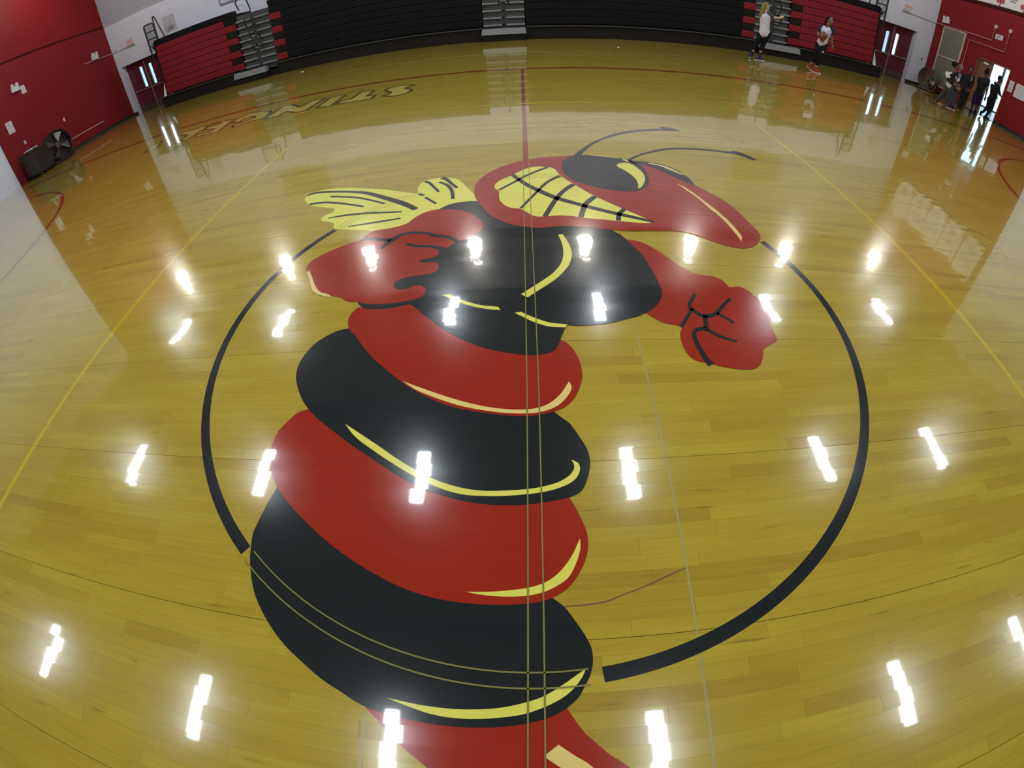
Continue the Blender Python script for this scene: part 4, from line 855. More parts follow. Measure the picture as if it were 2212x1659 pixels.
sheet('L', 9.11, 1.86, 0.27, 0.40, 'white notice left of the drum fan', 7)
sheet('R', 10.56, 1.42, 0.21, 0.38, 'narrow white notice right of the open doorway', 6)
sheet('R', 10.10, 1.38, 0.50, 0.47, 'wide white notice board right of the open doorway', 5)
sheet('R', 11.69, 2.86, 0.34, 0.17, 'small white sign above the doorway', 2, 'wall_sign', 'sign', bar=0.035)
fr = wall_thing('framed_sign', 'B', -9.85, 3.20, 'purple framed sign above the left bleachers', 'sign')
MB().box(-0.42, 0.42, -0.03, 0, -0.33, 0.33).build('frame', M['purple'], fr); MB().box(-0.36, 0.36, -0.035, -0.03, -0.27, 0.27).build('panel', M['paper'], fr)
def outlet(wall, a, z, label, mat='white'):
    t = wall_thing('wall_outlet', wall, a, z, label, 'outlet', 'wall outlets')
    MB().box(-0.04, 0.04, -0.012, 0, -0.06, 0.06).build('plate', M[mat], t, bevel=0.004)
    for s in (-1, 1): MB().box(-0.018, 0.018, -0.014, -0.012, s*0.026-0.014, s*0.026+0.014).build('socket', M['dark_grille'], t)
outlet('L', 11.36, 1.19, 'white outlet on the red wall right of the drum fan')
outlet('L', 9.40, 1.18, 'white outlet on the red wall left of the drum fan')
outlet('B', 15.62, 1.08, 'dark switch plate on the white wall beside the right corner', 'dark_grille')
def conduit(name, pts, r, mat, label):
    c = Vector(pts[0])
    o = MB().tube(pts, r).build(name, M[mat], None, c)
    return tag(o, label, 'conduit')
conduit('conduit', [(XL+.02,11.25,.41),(XL+.02,13.14,.41)], 0.018, 'cream_pipe', 'short low conduit on the red left wall')
conduit('conduit', [(XL+.02,13.30,2.76),(XL+.02,YB-.02,2.76)], 0.014, 'cream_pipe', 'thin conduit under the corner emergency light')
conduit('conduit', [(XL+.03,YB-.02,2.75),(-14.86,YB-.02,2.74)], 0.010, 'grey_plate', 'grey conduit running to the left exit sign')
conduit('conduit', [(14.40,YB-.02,2.66),(XR-.042,YB-.02,2.64)], 0.012, 'grey_plate', 'grey conduit running from the right exit sign')
conduit('conduit', [(XR-.042,YB-.03,2.66),(XR-.042,11.95,2.66),(XR-.042,11.93,3.14)], 0.020, 'red_pipe', 'light red conduit running above the grey-green board')
conduit('conduit', [(XR-.042,12.98,0.1),(XR-.042,12.99,2.42),(XR-.042,11.25,2.42),(XR-.042,11.25,3.14)], 0.020, 'red_pipe', 'light red conduit stepping over the doorway')
for a, z, lab in ((11.93, 3.18, 'small square speaker at the end of the upper conduit'), (11.25, 3.19, 'small square speaker at the end of the stepped conduit')):
    t = wall_thing('wall_speaker', 'R', a, z, lab, 'speaker')
    MB().box(-.06, .06, -.05, 0, -.06, .06).build('case', M['panel_frame'], t); MB().disc_prism((0, -.05, 0), (0, -1, 0), .045, .004, 16).build('grille', M['grey_plate'], t)
pn = wall_thing('display_board', 'R', 13.84, 1.45, 'tall grey-green framed board on the red right wall', 'board')
MB().box(-.59, .59, -.02, 0, -1.15, 1.15).build('panel', M['panel_green'], pn)
for x in (-.59, .59): MB().box(x-.025, x+.025, -.04, 0, -1.17, 1.17).build('frame_stile', M['panel_frame'], pn)
for z in (-1.15, .02, 1.15): MB().box(-.6, .6, -.042, 0, z-.02, z+.02).build('frame_rail', M['panel_frame'], pn)
for i in range(5):
    a = 13.65 - i*1.09
    t = wall_thing('championship_banner', 'R', a, 4.62, 'white wall banner, %s from the right corner' % ordinal(i), 'banner', 'banners on the right wall')
    MB().box(-.52, .52, -.03, -.022, -.70, .70).build('cloth', M['paper'], t)
    for zz, w in ((-.28, .20), (-.36, .20), (-.44, .14), (.10, .3), (.22, .3)): MB().box(-w, w, -.032, -.03, zz-.025, zz+.025).build('print_line', M['print'], t)
    for x in (-.44, .44): MB().disc_prism((x, -.03, -.52), (0, -1, 0), .09, .004, 20).build('round_mark', M['logo_red'], t)
vt = wall_thing('wall_vent', 'B', -12.60, 2.95, 'grey wall vent plate above the left end of the bleachers', 'vent')
MB().box(-.28, .28, -.012, 0, -.30, .30).build('plate', M['grey_plate'], vt)
for k in range(4): MB().box(-.12, .16, -.02, -.012, -.24+k*.035, -.225+k*.035).build('louvre', M['dark_grille'], vt)

# side backboards swung up in front of the bleachers, seen mirrored in the floor
def backboard(x, label):
    t = empty('side_backboard', (x, 12.9, 3.9)); tag(t, label, 'backboard', 'side backboards')
    MB().box(-.9, .9, 0, .04, -.55, .55).build('board', M['board'], t)
    for a, b, c, d in ((-.9,.9,-.55,-.49),(-.9,.9,.49,.55),(-.9,-.84,-.55,.55),(.84,.9,-.55,.55),(-.3,.3,-.4,-.36),(-.3,.3,.02,.06),(-.3,-.26,-.4,.06),(.26,.3,-.4,.06)):
        MB().box(a, b, -.012, 0, c, d).build('board_border', M['steel_grey'], t)
    ring = [(.225*math.cos(2*math.pi*k/20), -.30+.225*math.sin(2*math.pi*k/20), -.38) for k in range(20)]
    MB().tube(ring, .01, 6, True).box(-.08, .08, -.10, 0, -.42, -.34).build('rim', M['logo_red'], t)
    for s in (-1, 1): MB().tube([(s*.45, .04, .2), (s*.45, .8, 1.2), (s*.45, .8, 3.68)], .04).build('mast', M['steel_grey'], t)
    return t
backboard(-7.75, 'folded side backboard on the left, mirrored in the floor')
backboard(8.05, 'folded side backboard on the right, mirrored in the floor')

# ------------------------------------------------------------------ drum fans and cart
def drum_fan(loc, rz, r, label, body='fan_dark', guard=True):
    """axis along local -y"""
    t = empty('drum_fan', loc, rz); tag(t, label, 'fan', 'drum fans')
    zc = r + 0.06; n = 32; d = 0.34
    m = MB()
    for k in range(n):
        a0, a1 = 2*math.pi*k/n, 2*math.pi*(k+1)/n
        def P(a, rr, y): return (rr*math.cos(a), y, zc+rr*math.sin(a))
        m.hexa([P(a0,r-.02,-d/2),P(a1,r-.02,-d/2),P(a1,r-.02,d/2),P(a0,r-.02,d/2)], [P(a0,r,-d/2),P(a1,r,-d/2),P(a1,r,d/2),P(a0,r,d/2)])
    m.build('drum', M[body], t)
    g = MB()
    for q in (.25, .45, .65, .85, .99):
        g.tube([(q*r*math.cos(2*math.pi*k/24), -d/2-.01, zc+q*r*math.sin(2*math.pi*k/24)) for k in range(24)], .005, 5, True)
    for k in range(8):
        a = math.pi*k/8; g.tube([(-r*math.cos(a), -d/2-.012, zc-r*math.sin(a)), (r*math.cos(a), -d/2-.012, zc+r*math.sin(a))], .004, 5)
    g.build('front_grille', M[body], t)
    if guard: MB().disc_prism((0, d/2-.02, zc), (0, 1, 0), r-.025, .015, 32).build('rear_guard', M[body], t)
    for k in range(4):
        a = math.pi/2*k + 0.9; b = a + 0.62
        lo = [(.09*math.cos(a), -.05, zc+.09*math.sin(a)), (.09*math.cos(b), .03, zc+.09*math.sin(b)), ((r-.05)*math.cos(b), .05, zc+(r-.05)*math.sin(b)), ((r-.05)*math.cos(a), -.09, zc+(r-.05)*math.sin(a))]
        MB().hexa(lo, [(x, y+.006, z) for x, y, z in lo]).build('blade', M['fan_blade'], t)
    MB().disc_prism((0, -.08, zc), (0, 1, 0), .09, .2, 20, .07).build('hub', M['fan_blade'], t)
    MB().disc_prism((0, .02, zc), (0, 1, 0), .12, .16, 16).box(-.02, .02, .05, .09, .05, zc).build('motor', M[body], t)
    MB().tube([(-r*.8,-.2,.05),(-r*.8,.22,.05),(r*.8,.22,.05),(r*.8,-.2,.05),(-r*.8,-.2,.05)], .022).tube([(-r*.8,0,.05),(-r*.9,0,zc*.7)], .02).tube([(r*.8,0,.05),(r*.9,0,zc*.7)], .02).build('stand', M[body], t)
    for s in (-1, 1): MB().disc_prism((s*r*.8+(-.02 if s < 0 else -.02), .22, .06), (1, 0, 0), .06, .04, 16).build('wheel', M['base'], t)
    return t
drum_fan((-15.05, 10.02, 0), math.radians(72), 0.50, 'large dark drum fan on the floor by the red left wall')
drum_fan((15.35, 13.95, 0), math.radians(-75), 0.42, 'dark drum fan in front of the grey-green board', 'fan_grey', False)
ct = empty('equipment_cart', (-15.1, 9.05, 0)); tag(ct, 'dark equipment cart beside the left drum fan', 'cart')
MB().box(-.42, .38, -.34, .34, .10, .82).build('body', M['cart'], ct, bevel=0.03)
MB().box(-.45, .41, -.37, .37, .82, .86).build('lid', M['cart'], ct, bevel=0.01)
MB().box(.38, .40, -.30, .30, .18, .46).box(.38, .40, -.30, .30, .50, .78).build('drawer_front', M['fan_dark'], ct)
for a in (-.3, .28):
    for b in (-.26, .26): MB().disc_prism((a, b-.02, .05), (0, 1, 0), .05, .04, 14).build('caster', M['base'], ct)
cl = MB(); n = 7
for i in range(n):
    for j in range(n):
        cl.v.append((-.16+.32*i/(n-1), -.22+.44*j/(n-1), .02+.045*abs(math.sin(i*1.3+j*.9))))
for i in range(n-1):
    for j in range(n-1):
        cl.f.append((i*n+j, (i+1)*n+j, (i+1)*n+j+1, i*n+j+1)); cl.smooth.append(True)
tw = cl.build('towel', M['paper'], None); tw.location = (-15.05, 8.95, .865)
sm = tw.modifiers.new('thick', 'SOLIDIFY'); sm.thickness = 0.015
tag(tw, 'crumpled white towel on the dark cart', 'towel')

# ------------------------------------------------------------------ people
def capsule(mb, a, b, ra, rb, flat=1.0):
    a, b = Vector(a), Vector(b)
    mb.ball(a, ra, 12, 8); mb.ball(b, rb, 12, 8)
    if (b-a).length > 1e-4: mb.disc_prism(a, b-a, ra, (b-a).length, 12, rb)
    return mb
def fuse(mb, name, mat, parent, voxel=0.012, smooth=4):
    """union of overlapping solids into one continuous surface"""
    me = mb.mesh('tmp'); o = bpy.data.objects.new('tmp', me); COL.objects.link(o)
    r = o.modifiers.new('r', 'REMESH'); r.mode = 'VOXEL'; r.voxel_size = voxel
    s = o.modifiers.new('s', 'SMOOTH'); s.factor = 0.5; s.iterations = smooth
    dg = bpy.context.evaluated_depsgraph_get(); dg.update()
    out = bpy.data.meshes.new_from_object(o.evaluated_get(dg)); out.name = name
    bpy.data.objects.remove(o); bpy.data.meshes.remove(me)
    out.materials.clear(); out.materials.append(mat)
    out.polygons.foreach_set('use_smooth', [True]*len(out.polygons))
    ob = bpy.data.objects.new(name, out); COL.objects.link(ob); ob.parent = parent
    return ob
def mix(a, b, t): return Vector(a)*(1-t) + Vector(b)*t
def cloth_mat(name, col, rough=0.8): return basic(name, col, rough, var=0.15, scale=9, bump=0.15, bscale=25, spec=0.12)

def person(key, label, spec):
    D = PEOPLE[key]; J = {k: Vector(v) for k, v in D['J'].items()}
    t = empty('person', (D['base'][0], D['base'][1], 0), D['yaw']); tag(t, label, 'person', spec.get('group'))
    s = spec.get('size', 1.0)
    for f in ('L', 'R'):                                  # feet touch the floor
        lift = spec.get('lift'+f, 0.0)
        J['he'+f].z = 0.035*s + lift; J['to'+f].z = 0.030*s + (lift*0.15)
        J['an'+f].z = max(J['an'+f].z, 0.085*s)
    F = Vector((*spec['face'], 0)).normalized()
    side = Vector((-F.y, F.x, 0))
    H = J['head']
    def torso(g, e=0.0, low=True):
        for f in ('L', 'R'):
            capsule(g, mix(J['sh'+f], J['chest'], .22), mix(J['chest'], J['sh'+f], .45), .062*s+e, .088*s+e)
            capsule(g, mix(J['chest'], J['sh'+f], .40), mix(J['belly'], J['hip'+f], .35), .088*s+e, .082*s+e)
            if low: capsule(g, mix(J['belly'], J['hip'+f], .35), mix(J['hips'], J['hip'+f], .6), .082*s+e, .092*s+e)
        capsule(g, J['chest'], J['belly'], .105*s+e, .095*s+e)
        if low: capsule(g, J['belly'], J['hips'], .095*s+e, .10*s+e)
        capsule(g, mix(J['chest'], J['neck'], .35), J['chest'], .075*s+e, .10*s+e)
    def arm(g, f, t0, t1, e=0.0):
        a, b, c = J['sh'+f], J['el'+f], J['ha'+f]
        def at(q): return mix(a, b, q) if q <= 1 else mix(b, c, q-1)
        def rad(q): return (.056-.016*q if q <= 1 else .040-.013*(q-1))*s + e
        q = t0
        while q < t1-1e-6:
            q2 = min(t1, q+.5); capsule(g, at(q), at(q2), rad(q), rad(q2)); q = q2
    def leg(g, f, t0, t1, e=0.0):
        a, b, c = J['hip'+f], J['kn'+f], J['an'+f]
        def at(q): return mix(a, b, q) if q <= 1 else mix(b, c, q-1)
        def rad(q):
            if q <= 1: return (.092-.034*q)*s + e
            return (.058 if q < 1.35 else .058-.030*(q-1.35)/.65)*s + e
        q = t0
        while q < t1-1e-6:
            q2 = min(t1, q+.33); capsule(g, at(q), at(q2), rad(q), rad(q2)); q = q2
    g = MB()
    torso(g)
    for f in ('L', 'R'):
        arm(g, f, 0, 2); leg(g, f, 0, 2)
        capsule(g, J['an'+f], J['he'+f], .036*s, .034*s); capsule(g, J['he'+f], J['to'+f], .034*s, .026*s)
        # hand: palm, four fingers, thumb
        w = J['ha'+f]; tip = J.get('tip'+f, w + (w-J['el'+f]).normalized()*.15)
        d = (tip-w).normalized(); hs = .165*s
        q = d.cross(Vector((0,1,0)) if abs(d.y) < .8 else Vector((1,0,0))).normalized(); nrm = q.cross(d).normalized()
        k = w + d*hs*.5
        capsule(g, w, k + q*.018*s, .022*s, .017*s); capsule(g, w, k - q*.018*s, .022*s, .017*s)
        for i, ln in enumerate((.42, .50, .47, .36)):
            root = k + q*(.027-.018*i)*s; mid = root + d*hs*ln*.55 + nrm*.006*s
            capsule(g, root, mid, .0095*s, .009*s); capsule(g, mid, mid + (d*.8+nrm*.6).normalized()*hs*ln*.5, .009*s, .0075*s)
        th = w + d*hs*.18 + q*.022*s
        capsule(g, th, th + (d*.7+q*.75).normalized()*.045*s, .012*s, .010*s)
        capsule(g, th + (d*.7+q*.75).normalized()*.045*s, th + (d*.9+q*.5).normalized()*.078*s, .010*s, .0085*s)
    capsule(g, J['neck'] - Vector((0,0,.06*s)), mix(J['neck'], H, .6), .052*s, .050*s)
    g.ball(H + Vector((0,0,.02*s)), (.078*s, .088*s, .105*s), 18, 14)
    g.ball(H + F*.028*s - Vector((0,0,.055*s)), (.055*s, .055*s, .055*s))
    g.ball(H + F*.060*s - Vector((0,0,.088*s)), .026*s)
    capsule(g, H + F*.085*s + Vector((0,0,.012*s)), H + F*.102*s - Vector((0,0,.022*s)), .009*s, .014*s)
    for sg in (-1, 1): g.ball(H + side*sg*.080*s - F*.005, (.016*s, .016*s, .030*s), 8, 6)
    body = fuse(g, 'body', spec['skin'], t, 0.011)
    for sg in (-1, 1):
        c = H + F*.076*s + side*sg*.030*s + Vector((0,0,.014*s))
        e = MB().ball(c, .013*s, 10, 8).build('eye', M['eye_white'], t)
        MB().ball(c + F*.008*s, .007*s, 8, 6).build('pupil', M['eye_dark'], e)
        MB().tube([c + F*.012*s + side*sg*.018*s + Vector((0,0,.016*s)), c + F*.018*s + Vector((0,0,.021*s)), c + F*.015*s - side*sg*.015*s + Vector((0,0,.018*s))], .004*s, 5).build('eyebrow', spec['hair'], t)
    mo = H + F*.086*s - Vector((0,0,.052*s))
    MB().tube([mo + side*.024*s - F*.008*s, mo + F*.004*s, mo - side*.024*s - F*.008*s], .006*s, 6).build('mouth', M['lips'], t)
    # hair
    h = MB(); st = spec.get('hair_style', 'short')
    top = H + Vector((0,0,.035*s)) - F*.018*s
    h.ball(top, (.088*s, .094*s, .100*s), 16, 12)
    if st == 'long':
        capsule(h, top - F*.04*s, H - F*.09*s - Vector((0,0,.08*s)), .075*s, .070*s)
        capsule(h, H - F*.09*s - Vector((0,0,.08*s)), H - F*.13*s - Vector((0,0,.26*s)), .068*s, .040*s)
    elif st == 'curly':
        for i in range(26):
            a = i*2.4; zz = -.03+.13*((i*7) % 26)/26
            rr = .085*math.sqrt(max(.05, 1-((zz-.03)/.13)**2))
            v = Vector((rr*math.cos(a), rr*math.sin(a), zz))*s
            if v.dot(F) < .045*s: h.ball(top + v, .034*s, 8, 6)
    elif st == 'tail':
        capsule(h, top - F*.07*s, H - F*.14*s - Vector((0,0,.02*s)), .035*s, .030*s)
        capsule(h, H - F*.14*s - Vector((0,0,.02*s)), H - F*.17*s - Vector((0,0,.16*s)), .032*s, .014*s)
    elif st == 'bun':
        h.ball(top - F*.05*s + Vector((0,0,.10*s)), .042*s)
    cut = fuse(h, 'hair', spec['hair'], t, 0.010, 2)
    # open the hairline over the face
    bm = bmesh.new(); bm.from_mesh(cut.data)
    rm = [v for v in bm.verts if (v.co-H).dot(F) > .045*s and (v.co.z-H.z) < .075*s]
    bmesh.ops.delete(bm, geom=rm, context='VERTS'); bm.to_mesh(cut.data); bm.free()
    # clothes
    g = MB()
    leg_to = spec['pants_len']
    for f in ('L', 'R'):
        leg(g, f, 0, leg_to, .014*s if leg_to > 1.3 else .024*s)
        capsule(g, J['hips'], J['hip'+f], .108*s, .104*s)
    capsule(g, mix(J['hips'], J['belly'], .35), J['hips'], .108*s, .112*s)
    fuse(g, spec.get('pants_name', 'trousers'), spec['pants'], t)
    g = MB(); torso(g, .018*s, True)
    if spec.get('sleeve', 0):
        for f in ('L', 'R'): arm(g, f, 0, spec['sleeve'], .014*s)
    if spec.get('under'):
        fuse(g, 'undershirt', spec['under'], t)
        g = MB(); torso(g, .027*s, True)
        bm = fuse(g, 'jersey', spec['shirt'], t)
        b2 = bmesh.new(); b2.from_mesh(bm.data)       # armholes and neck
        rm = [v for v in b2.verts if any((v.co-J['sh'+f]).length < .085*s for f in ('L','R')) or (v.co-J['neck']).length < .085*s]
        bmesh.ops.delete(b2, geom=rm, context='VERTS'); b2.to_mesh(bm.data); b2.free()
    else:
        fuse(g, spec.get('shirt_name', 'jacket'), spec['shirt'], t)
        if spec.get('collar', True):
            MB().tube([J['neck'] + Vector((.066*s*math.cos(a), .066*s*math.sin(a), -.035*s)) for a in [2*math.pi*k/14 for k in range(14)]], .022*s, 6, True).build('collar', spec['shirt'], t)
    for f in ('L', 'R'):
        if spec.get('socks'):
            g = MB(); capsule(g, mix(J['an'+f], J['kn'+f], spec.get('sock_len', .25)), J['an'+f], .045*s, .044*s); fuse(g, 'sock', spec['socks'], t)
        g = MB(); a, b, c = J['he'+f], J['to'+f], J['an'+f]
        capsule(g, a + Vector((0,0,.012)), b + Vector((0,0,.006)), .046*s, .036*s); capsule(g, c, mix(a, b, .25) + Vector((0,0,.02)), .048*s, .048*s)
        sh = fuse(g, 'shoe', spec['shoes'], t)
        d = (b-a); d.z = 0; d.normalize(); q = Vector((-d.y, d.x, 0)); lo = [a-d*.05*s, b+d*.042*s]
        zz0 = [min(a.z, .035*s + spec.get('lift'+f, 0))-.034*s, b.z-.029*s]
        L4 = [lo[0]-q*.036*s, lo[1]-q*.030*s, lo[1]+q*.030*s, lo[0]+q*.036*s]; Z4 = [zz0[0], zz0[1], zz0[1], zz0[0]]
        MB().hexa([(v.x, v.y, max(.001, z)) for v, z in zip(L4, Z4)], [(v.x, v.y, max(.001, z)+.024*s) for v, z in zip(L4, Z4)]).build('sole', spec.get('sole', M['paper']), sh, bevel=0.008)
    return t, J, F, side, s

PEOPLE = {}
PEOPLE['thrower'] = dict(base=(6.50, 11.35), yaw=-0.4535, J={"head":(0.065,0.0,1.519),"neck":(0.07,-0.0,1.385),"chest":(0.075,-0.0,1.211),"belly":(0.093,-0.0,0.993),"hips":(0.113,0.0,0.788),"shL":(-0.006,0.05,1.298),"elL":(0.094,0.2,1.17),"haL":(0.241,0.32,1.223),"shR":(0.158,-0.02,1.337),"elR":(0.268,0.0,1.268),"haR":(0.452,0.1,1.277),"tipR":(0.546,0.12,1.329),"hipL":(0.041,0.0,0.734),"knL":(-0.046,0.0,0.453),"anL":(-0.146,0.0,0.119),"heL":(-0.174,-0.05,0.051),"toL":(-0.186,0.15,0.057),"hipR":(0.196,0.0,0.765),"knR":(0.132,0.04,0.472),"anR":(0.075,0.0,0.124),"heR":(0.005,0.0,0.029),"toR":(0.184,0.05,0.012)})
PEOPLE['dribbler'] = dict(base=(8.10, 10.80), yaw=-0.5648, J={"head":(0.143,-0.0,1.516),"neck":(0.121,-0.0,1.361),"chest":(0.101,-0.0,1.193),"belly":(0.069,-0.0,1.027),"hips":(0.042,-0.0,0.863),"shL":(-0.056,0.02,1.283),"elL":(-0.109,-0.05,1.089),"haL":(-0.046,-0.2,0.998),"tipL":(0.007,-0.22,0.954),"shR":(0.235,-0.02,1.293),"elR":(0.271,0.02,1.079),"haR":(0.322,-0.02,0.884),"tipR":(0.348,-0.02,0.786),"hipL":(-0.027,0.0,0.818),"knL":(-0.033,-0.05,0.555),"anL":(-0.121,0.08,0.227),"heL":(-0.186,0.12,0.112),"toL":(-0.118,-0.02,0.027),"hipR":(0.123,0.0,0.844),"knR":(0.073,-0.08,0.545),"anR":(0.026,0.0,0.165),"heR":(-0.021,-0.0,0.038),"toR":(0.139,-0.06,0.01),"ball":(0.03,-0.26,1.065)})
PEOPLE['A'] = dict(base=(12.45, 10.05), yaw=-0.8026, J={"head":(0.032,-0.0,1.337),"neck":(0.008,-0.0,1.19),"chest":(-0.016,0.0,0.988),"belly":(0.013,-0.0,0.845),"hips":(0.029,-0.0,0.72),"shL":(-0.142,0.02,1.046),"elL":(-0.059,-0.1,0.882),"haL":(0.094,-0.16,0.838),"tipL":(0.175,-0.16,0.825),"shR":(0.062,0.02,1.111),"elR":(0.148,0.1,0.958),"haR":(0.237,0.1,0.87),"tipR":(0.283,0.1,0.826),"hipL":(-0.013,-0.0,0.68),"knL":(-0.095,0.0,0.397),"anL":(-0.207,-0.0,0.107),"heL":(-0.304,-0.0,0.013),"toL":(-0.189,-0.0,0.004),"hipR":(0.083,0.0,0.719),"knR":(0.089,-0.0,0.409),"anR":(0.067,0.0,0.093),"heR":(0.027,-0.0,0.021),"toR":(0.151,0.0,0.033)})
PEOPLE['B'] = dict(base=(13.30, 10.70), yaw=-0.8093, J={"head":(0.089,-0.0,1.355),"neck":(0.077,-0.0,1.205),"chest":(0.099,-0.0,1.002),"belly":(0.11,-0.0,0.81),"hips":(0.113,-0.0,0.647),"shL":(-0.014,0.02,1.078),"elL":(0.003,-0.05,0.867),"haL":(0.096,-0.12,0.728),"tipL":(0.158,-0.14,0.689),"shR":(0.212,0.02,1.136),"elR":(0.259,-0.02,0.937),"haR":(0.245,-0.14,0.773),"tipR":(0.23,-0.15,0.719),"hipL":(0.066,0.0,0.611),"knL":(0.088,-0.0,0.314),"anL":(0.105,0.0,0.037),"heL":(0.071,0.04,-0.014),"toL":(0.156,-0.1,-0.008),"hipR":(0.171,-0.0,0.646),"knR":(0.186,-0.0,0.346),"anR":(0.208,0.0,0.056),"heR":(0.189,0.04,0.01),"toR":(0.278,-0.1,0.027)})
PEOPLE['C'] = dict(base=(14.50, 11.20), yaw=-0.8331, J={"head":(-0.033,0.0,1.393),"neck":(-0.052,-0.0,1.257),"chest":(-0.03,0.0,1.05),"belly":(-0.014,-0.0,0.865),"hips":(-0.008,0.0,0.711),"shL":(-0.168,0.02,1.131),"elL":(-0.116,-0.04,0.911),"haL":(-0.027,-0.1,0.776),"tipL":(0.008,-0.1,0.722),"shR":(0.097,0.02,1.197),"elR":(0.148,-0.02,0.986),"haR":(0.12,-0.1,0.804),"tipR":(0.105,-0.1,0.745),"hipL":(-0.054,-0.0,0.665),"knL":(-0.047,0.0,0.378),"anL":(-0.059,0.0,0.099),"heL":(-0.08,0.05,0.051),"toL":(-0.027,-0.1,0.04),"hipR":(0.054,-0.0,0.711),"knR":(0.059,0.0,0.406),"anR":(0.042,0.0,0.116),"heR":(0.03,0.05,0.071),"toR":(0.086,-0.1,0.071)})
PEOPLE['D'] = dict(base=(15.00, 11.20), yaw=-0.8500, J={"head":(0.15,0.0,1.52),"neck":(0.149,0.0,1.388),"chest":(0.149,0.0,1.17),"belly":(0.128,0.0,0.967),"hips":(0.099,-0.0,0.76),"shL":(-0.005,0.02,1.236),"elL":(0.009,0.05,1.003),"haL":(0.016,0.08,0.792),"tipL":(0.024,0.08,0.689),"shR":(0.291,-0.02,1.301),"elR":(0.344,-0.06,1.01),"haR":(0.368,-0.06,0.757),"tipR":(0.377,-0.06,0.654),"hipL":(0.058,0.0,0.698),"knL":(0.055,-0.02,0.367),"anL":(0.058,0.0,0.089),"heL":(0.057,0.06,0.048),"toL":(0.091,-0.1,0.012),"hipR":(0.17,0.0,0.737),"knR":(0.202,0.1,0.407),"anR":(0.207,0.14,0.136),"heR":(0.205,0.2,0.112),"toR":(0.247,0.04,0.079)})
PEOPLE['E'] = dict(base=(15.90, 11.15), yaw=-0.8806, J={"head":(0.043,0.0,1.492),"neck":(0.002,0.0,1.321),"chest":(-0.021,0.0,1.104),"belly":(-0.025,-0.0,0.902),"hips":(-0.031,-0.0,0.735),"shL":(-0.154,0.12,1.17),"elL":(-0.109,0.2,0.951),"haL":(0.032,0.22,0.866),"tipL":(0.097,0.22,0.84),"shR":(0.053,-0.08,1.237),"elR":(0.151,-0.12,1.057),"haR":(0.223,-0.1,0.981),"tipR":(0.279,-0.1,0.952),"hipL":(-0.073,0.0,0.698),"knL":(-0.055,0.0,0.413),"anL":(-0.145,0.0,0.196),"heL":(-0.217,0.0,0.163),"toL":(-0.196,-0.0,0.08),"hipR":(0.028,0.0,0.726),"knR":(0.074,-0.0,0.416),"anR":(-0.004,-0.0,0.094),"heR":(-0.04,-0.0,0.012),"toR":(0.105,-0.0,0.027)})

M['eye_white'] = basic('eye_white', (0.6, 0.58, 0.55), 0.3); M['eye_dark'] = basic('eye_dark', (0.02, 0.015, 0.012), 0.2)
M['lips'] = basic('lips', (0.25, 0.09, 0.08), 0.5)
SKIN_L = basic('skin_light', (0.50, 0.33, 0.22), 0.55, var=0.06); SKIN_M = basic('skin_brown', (0.17, 0.085, 0.05), 0.5, var=0.06); SKIN_D = basic('skin_dark', (0.075, 0.038, 0.026), 0.5, var=0.06)
HAIR_B = basic('hair_blond', (0.20, 0.15, 0.05), 0.6, var=0.4, scale=30, bump=.4, spec=0.2); HAIR_K = basic('hair_black', (0.008, 0.007, 0.007), 0.6, bump=.4, spec=0.1); HAIR_R = basic('hair_brown', (0.10, 0.045, 0.022), 0.5, bump=.4)
WHITE_J = cloth_mat('white_mesh_jersey', (0.56, 0.52, 0.60)); GREY_U = cloth_mat('grey_undershirt', (0.055, 0.06, 0.075)); NAVY = cloth_mat('navy_cloth', (0.022, 0.022, 0.055))
BLACK_C = cloth_mat('black_cloth', (0.010, 0.010, 0.012)); GREY_P = cloth_mat('grey_trousers', (0.045, 0.045, 0.045)); JEANS = cloth_mat('blue_grey_jeans', (0.045, 0.05, 0.075)); PURPLE_S = cloth_mat('purple_shorts', (0.028, 0.012, 0.065))
DARK_J = cloth_mat('dark_jacket', (0.014, 0.014, 0.018)); RED_SH = cloth_mat('red_shoe', (0.26, 0.03, 0.025), 0.5); NAVY_SH = cloth_mat('navy_shoe', (0.03, 0.025, 0.075), 0.5); BROWN_SH = cloth_mat('brown_shoe', (0.10, 0.05, 0.025), 0.5); WHITE_SO = cloth_mat('white_sock', (0.5, 0.47, 0.45))
DARK_JN = cloth_mat('dark_jeans', (0.014, 0.016, 0.026))
P1 = person('thrower', 'player with long blond hair in white jersey reaching out one arm', dict(face=(.92, .35), skin=SKIN_L, hair=HAIR_B, hair_style='long', shirt=WHITE_J, under=GREY_U, sleeve=.95,
    pants=BLACK_C, pants_len=1.45, pants_name='shorts', shoes=NAVY_SH, socks=NAVY, sock_len=.3, size=1.0, liftL=.03))
P2 = person('dribbler', 'player in white jersey and dark trousers holding a basketball', dict(face=(.75, -.66), skin=SKIN_M, hair=HAIR_K, hair_style='tail', shirt=WHITE_J, under=NAVY, sleeve=.6,
    pants=BLACK_C, pants_len=1.85, shoes=RED_SH, socks=WHITE_SO, sock_len=.16, size=1.0, liftL=.09))
t, J, F, side, s = P2
# number on the jersey front and a small mark on the trouser leg
c = mix(J['chest'], J['belly'], .55) + Vector((.055, -.155, -.02))
rot = Matrix.Rotation(math.radians(90), 4, 'X')
text_mesh('12', .15, 'jersey_number', RED_SH, Matrix.Translation(c) @ Matrix.Rotation(math.radians(18), 4, 'Z') @ rot, t)
c = mix(J['hipR'], J['knR'], .72) + Vector((.03, -.10, 0))
MB().box(c.x-.025, c.x+.025, c.y-.006, c.y+.02, c.z-.025, c.z+.025).build('trouser_mark', WHITE_SO, t)
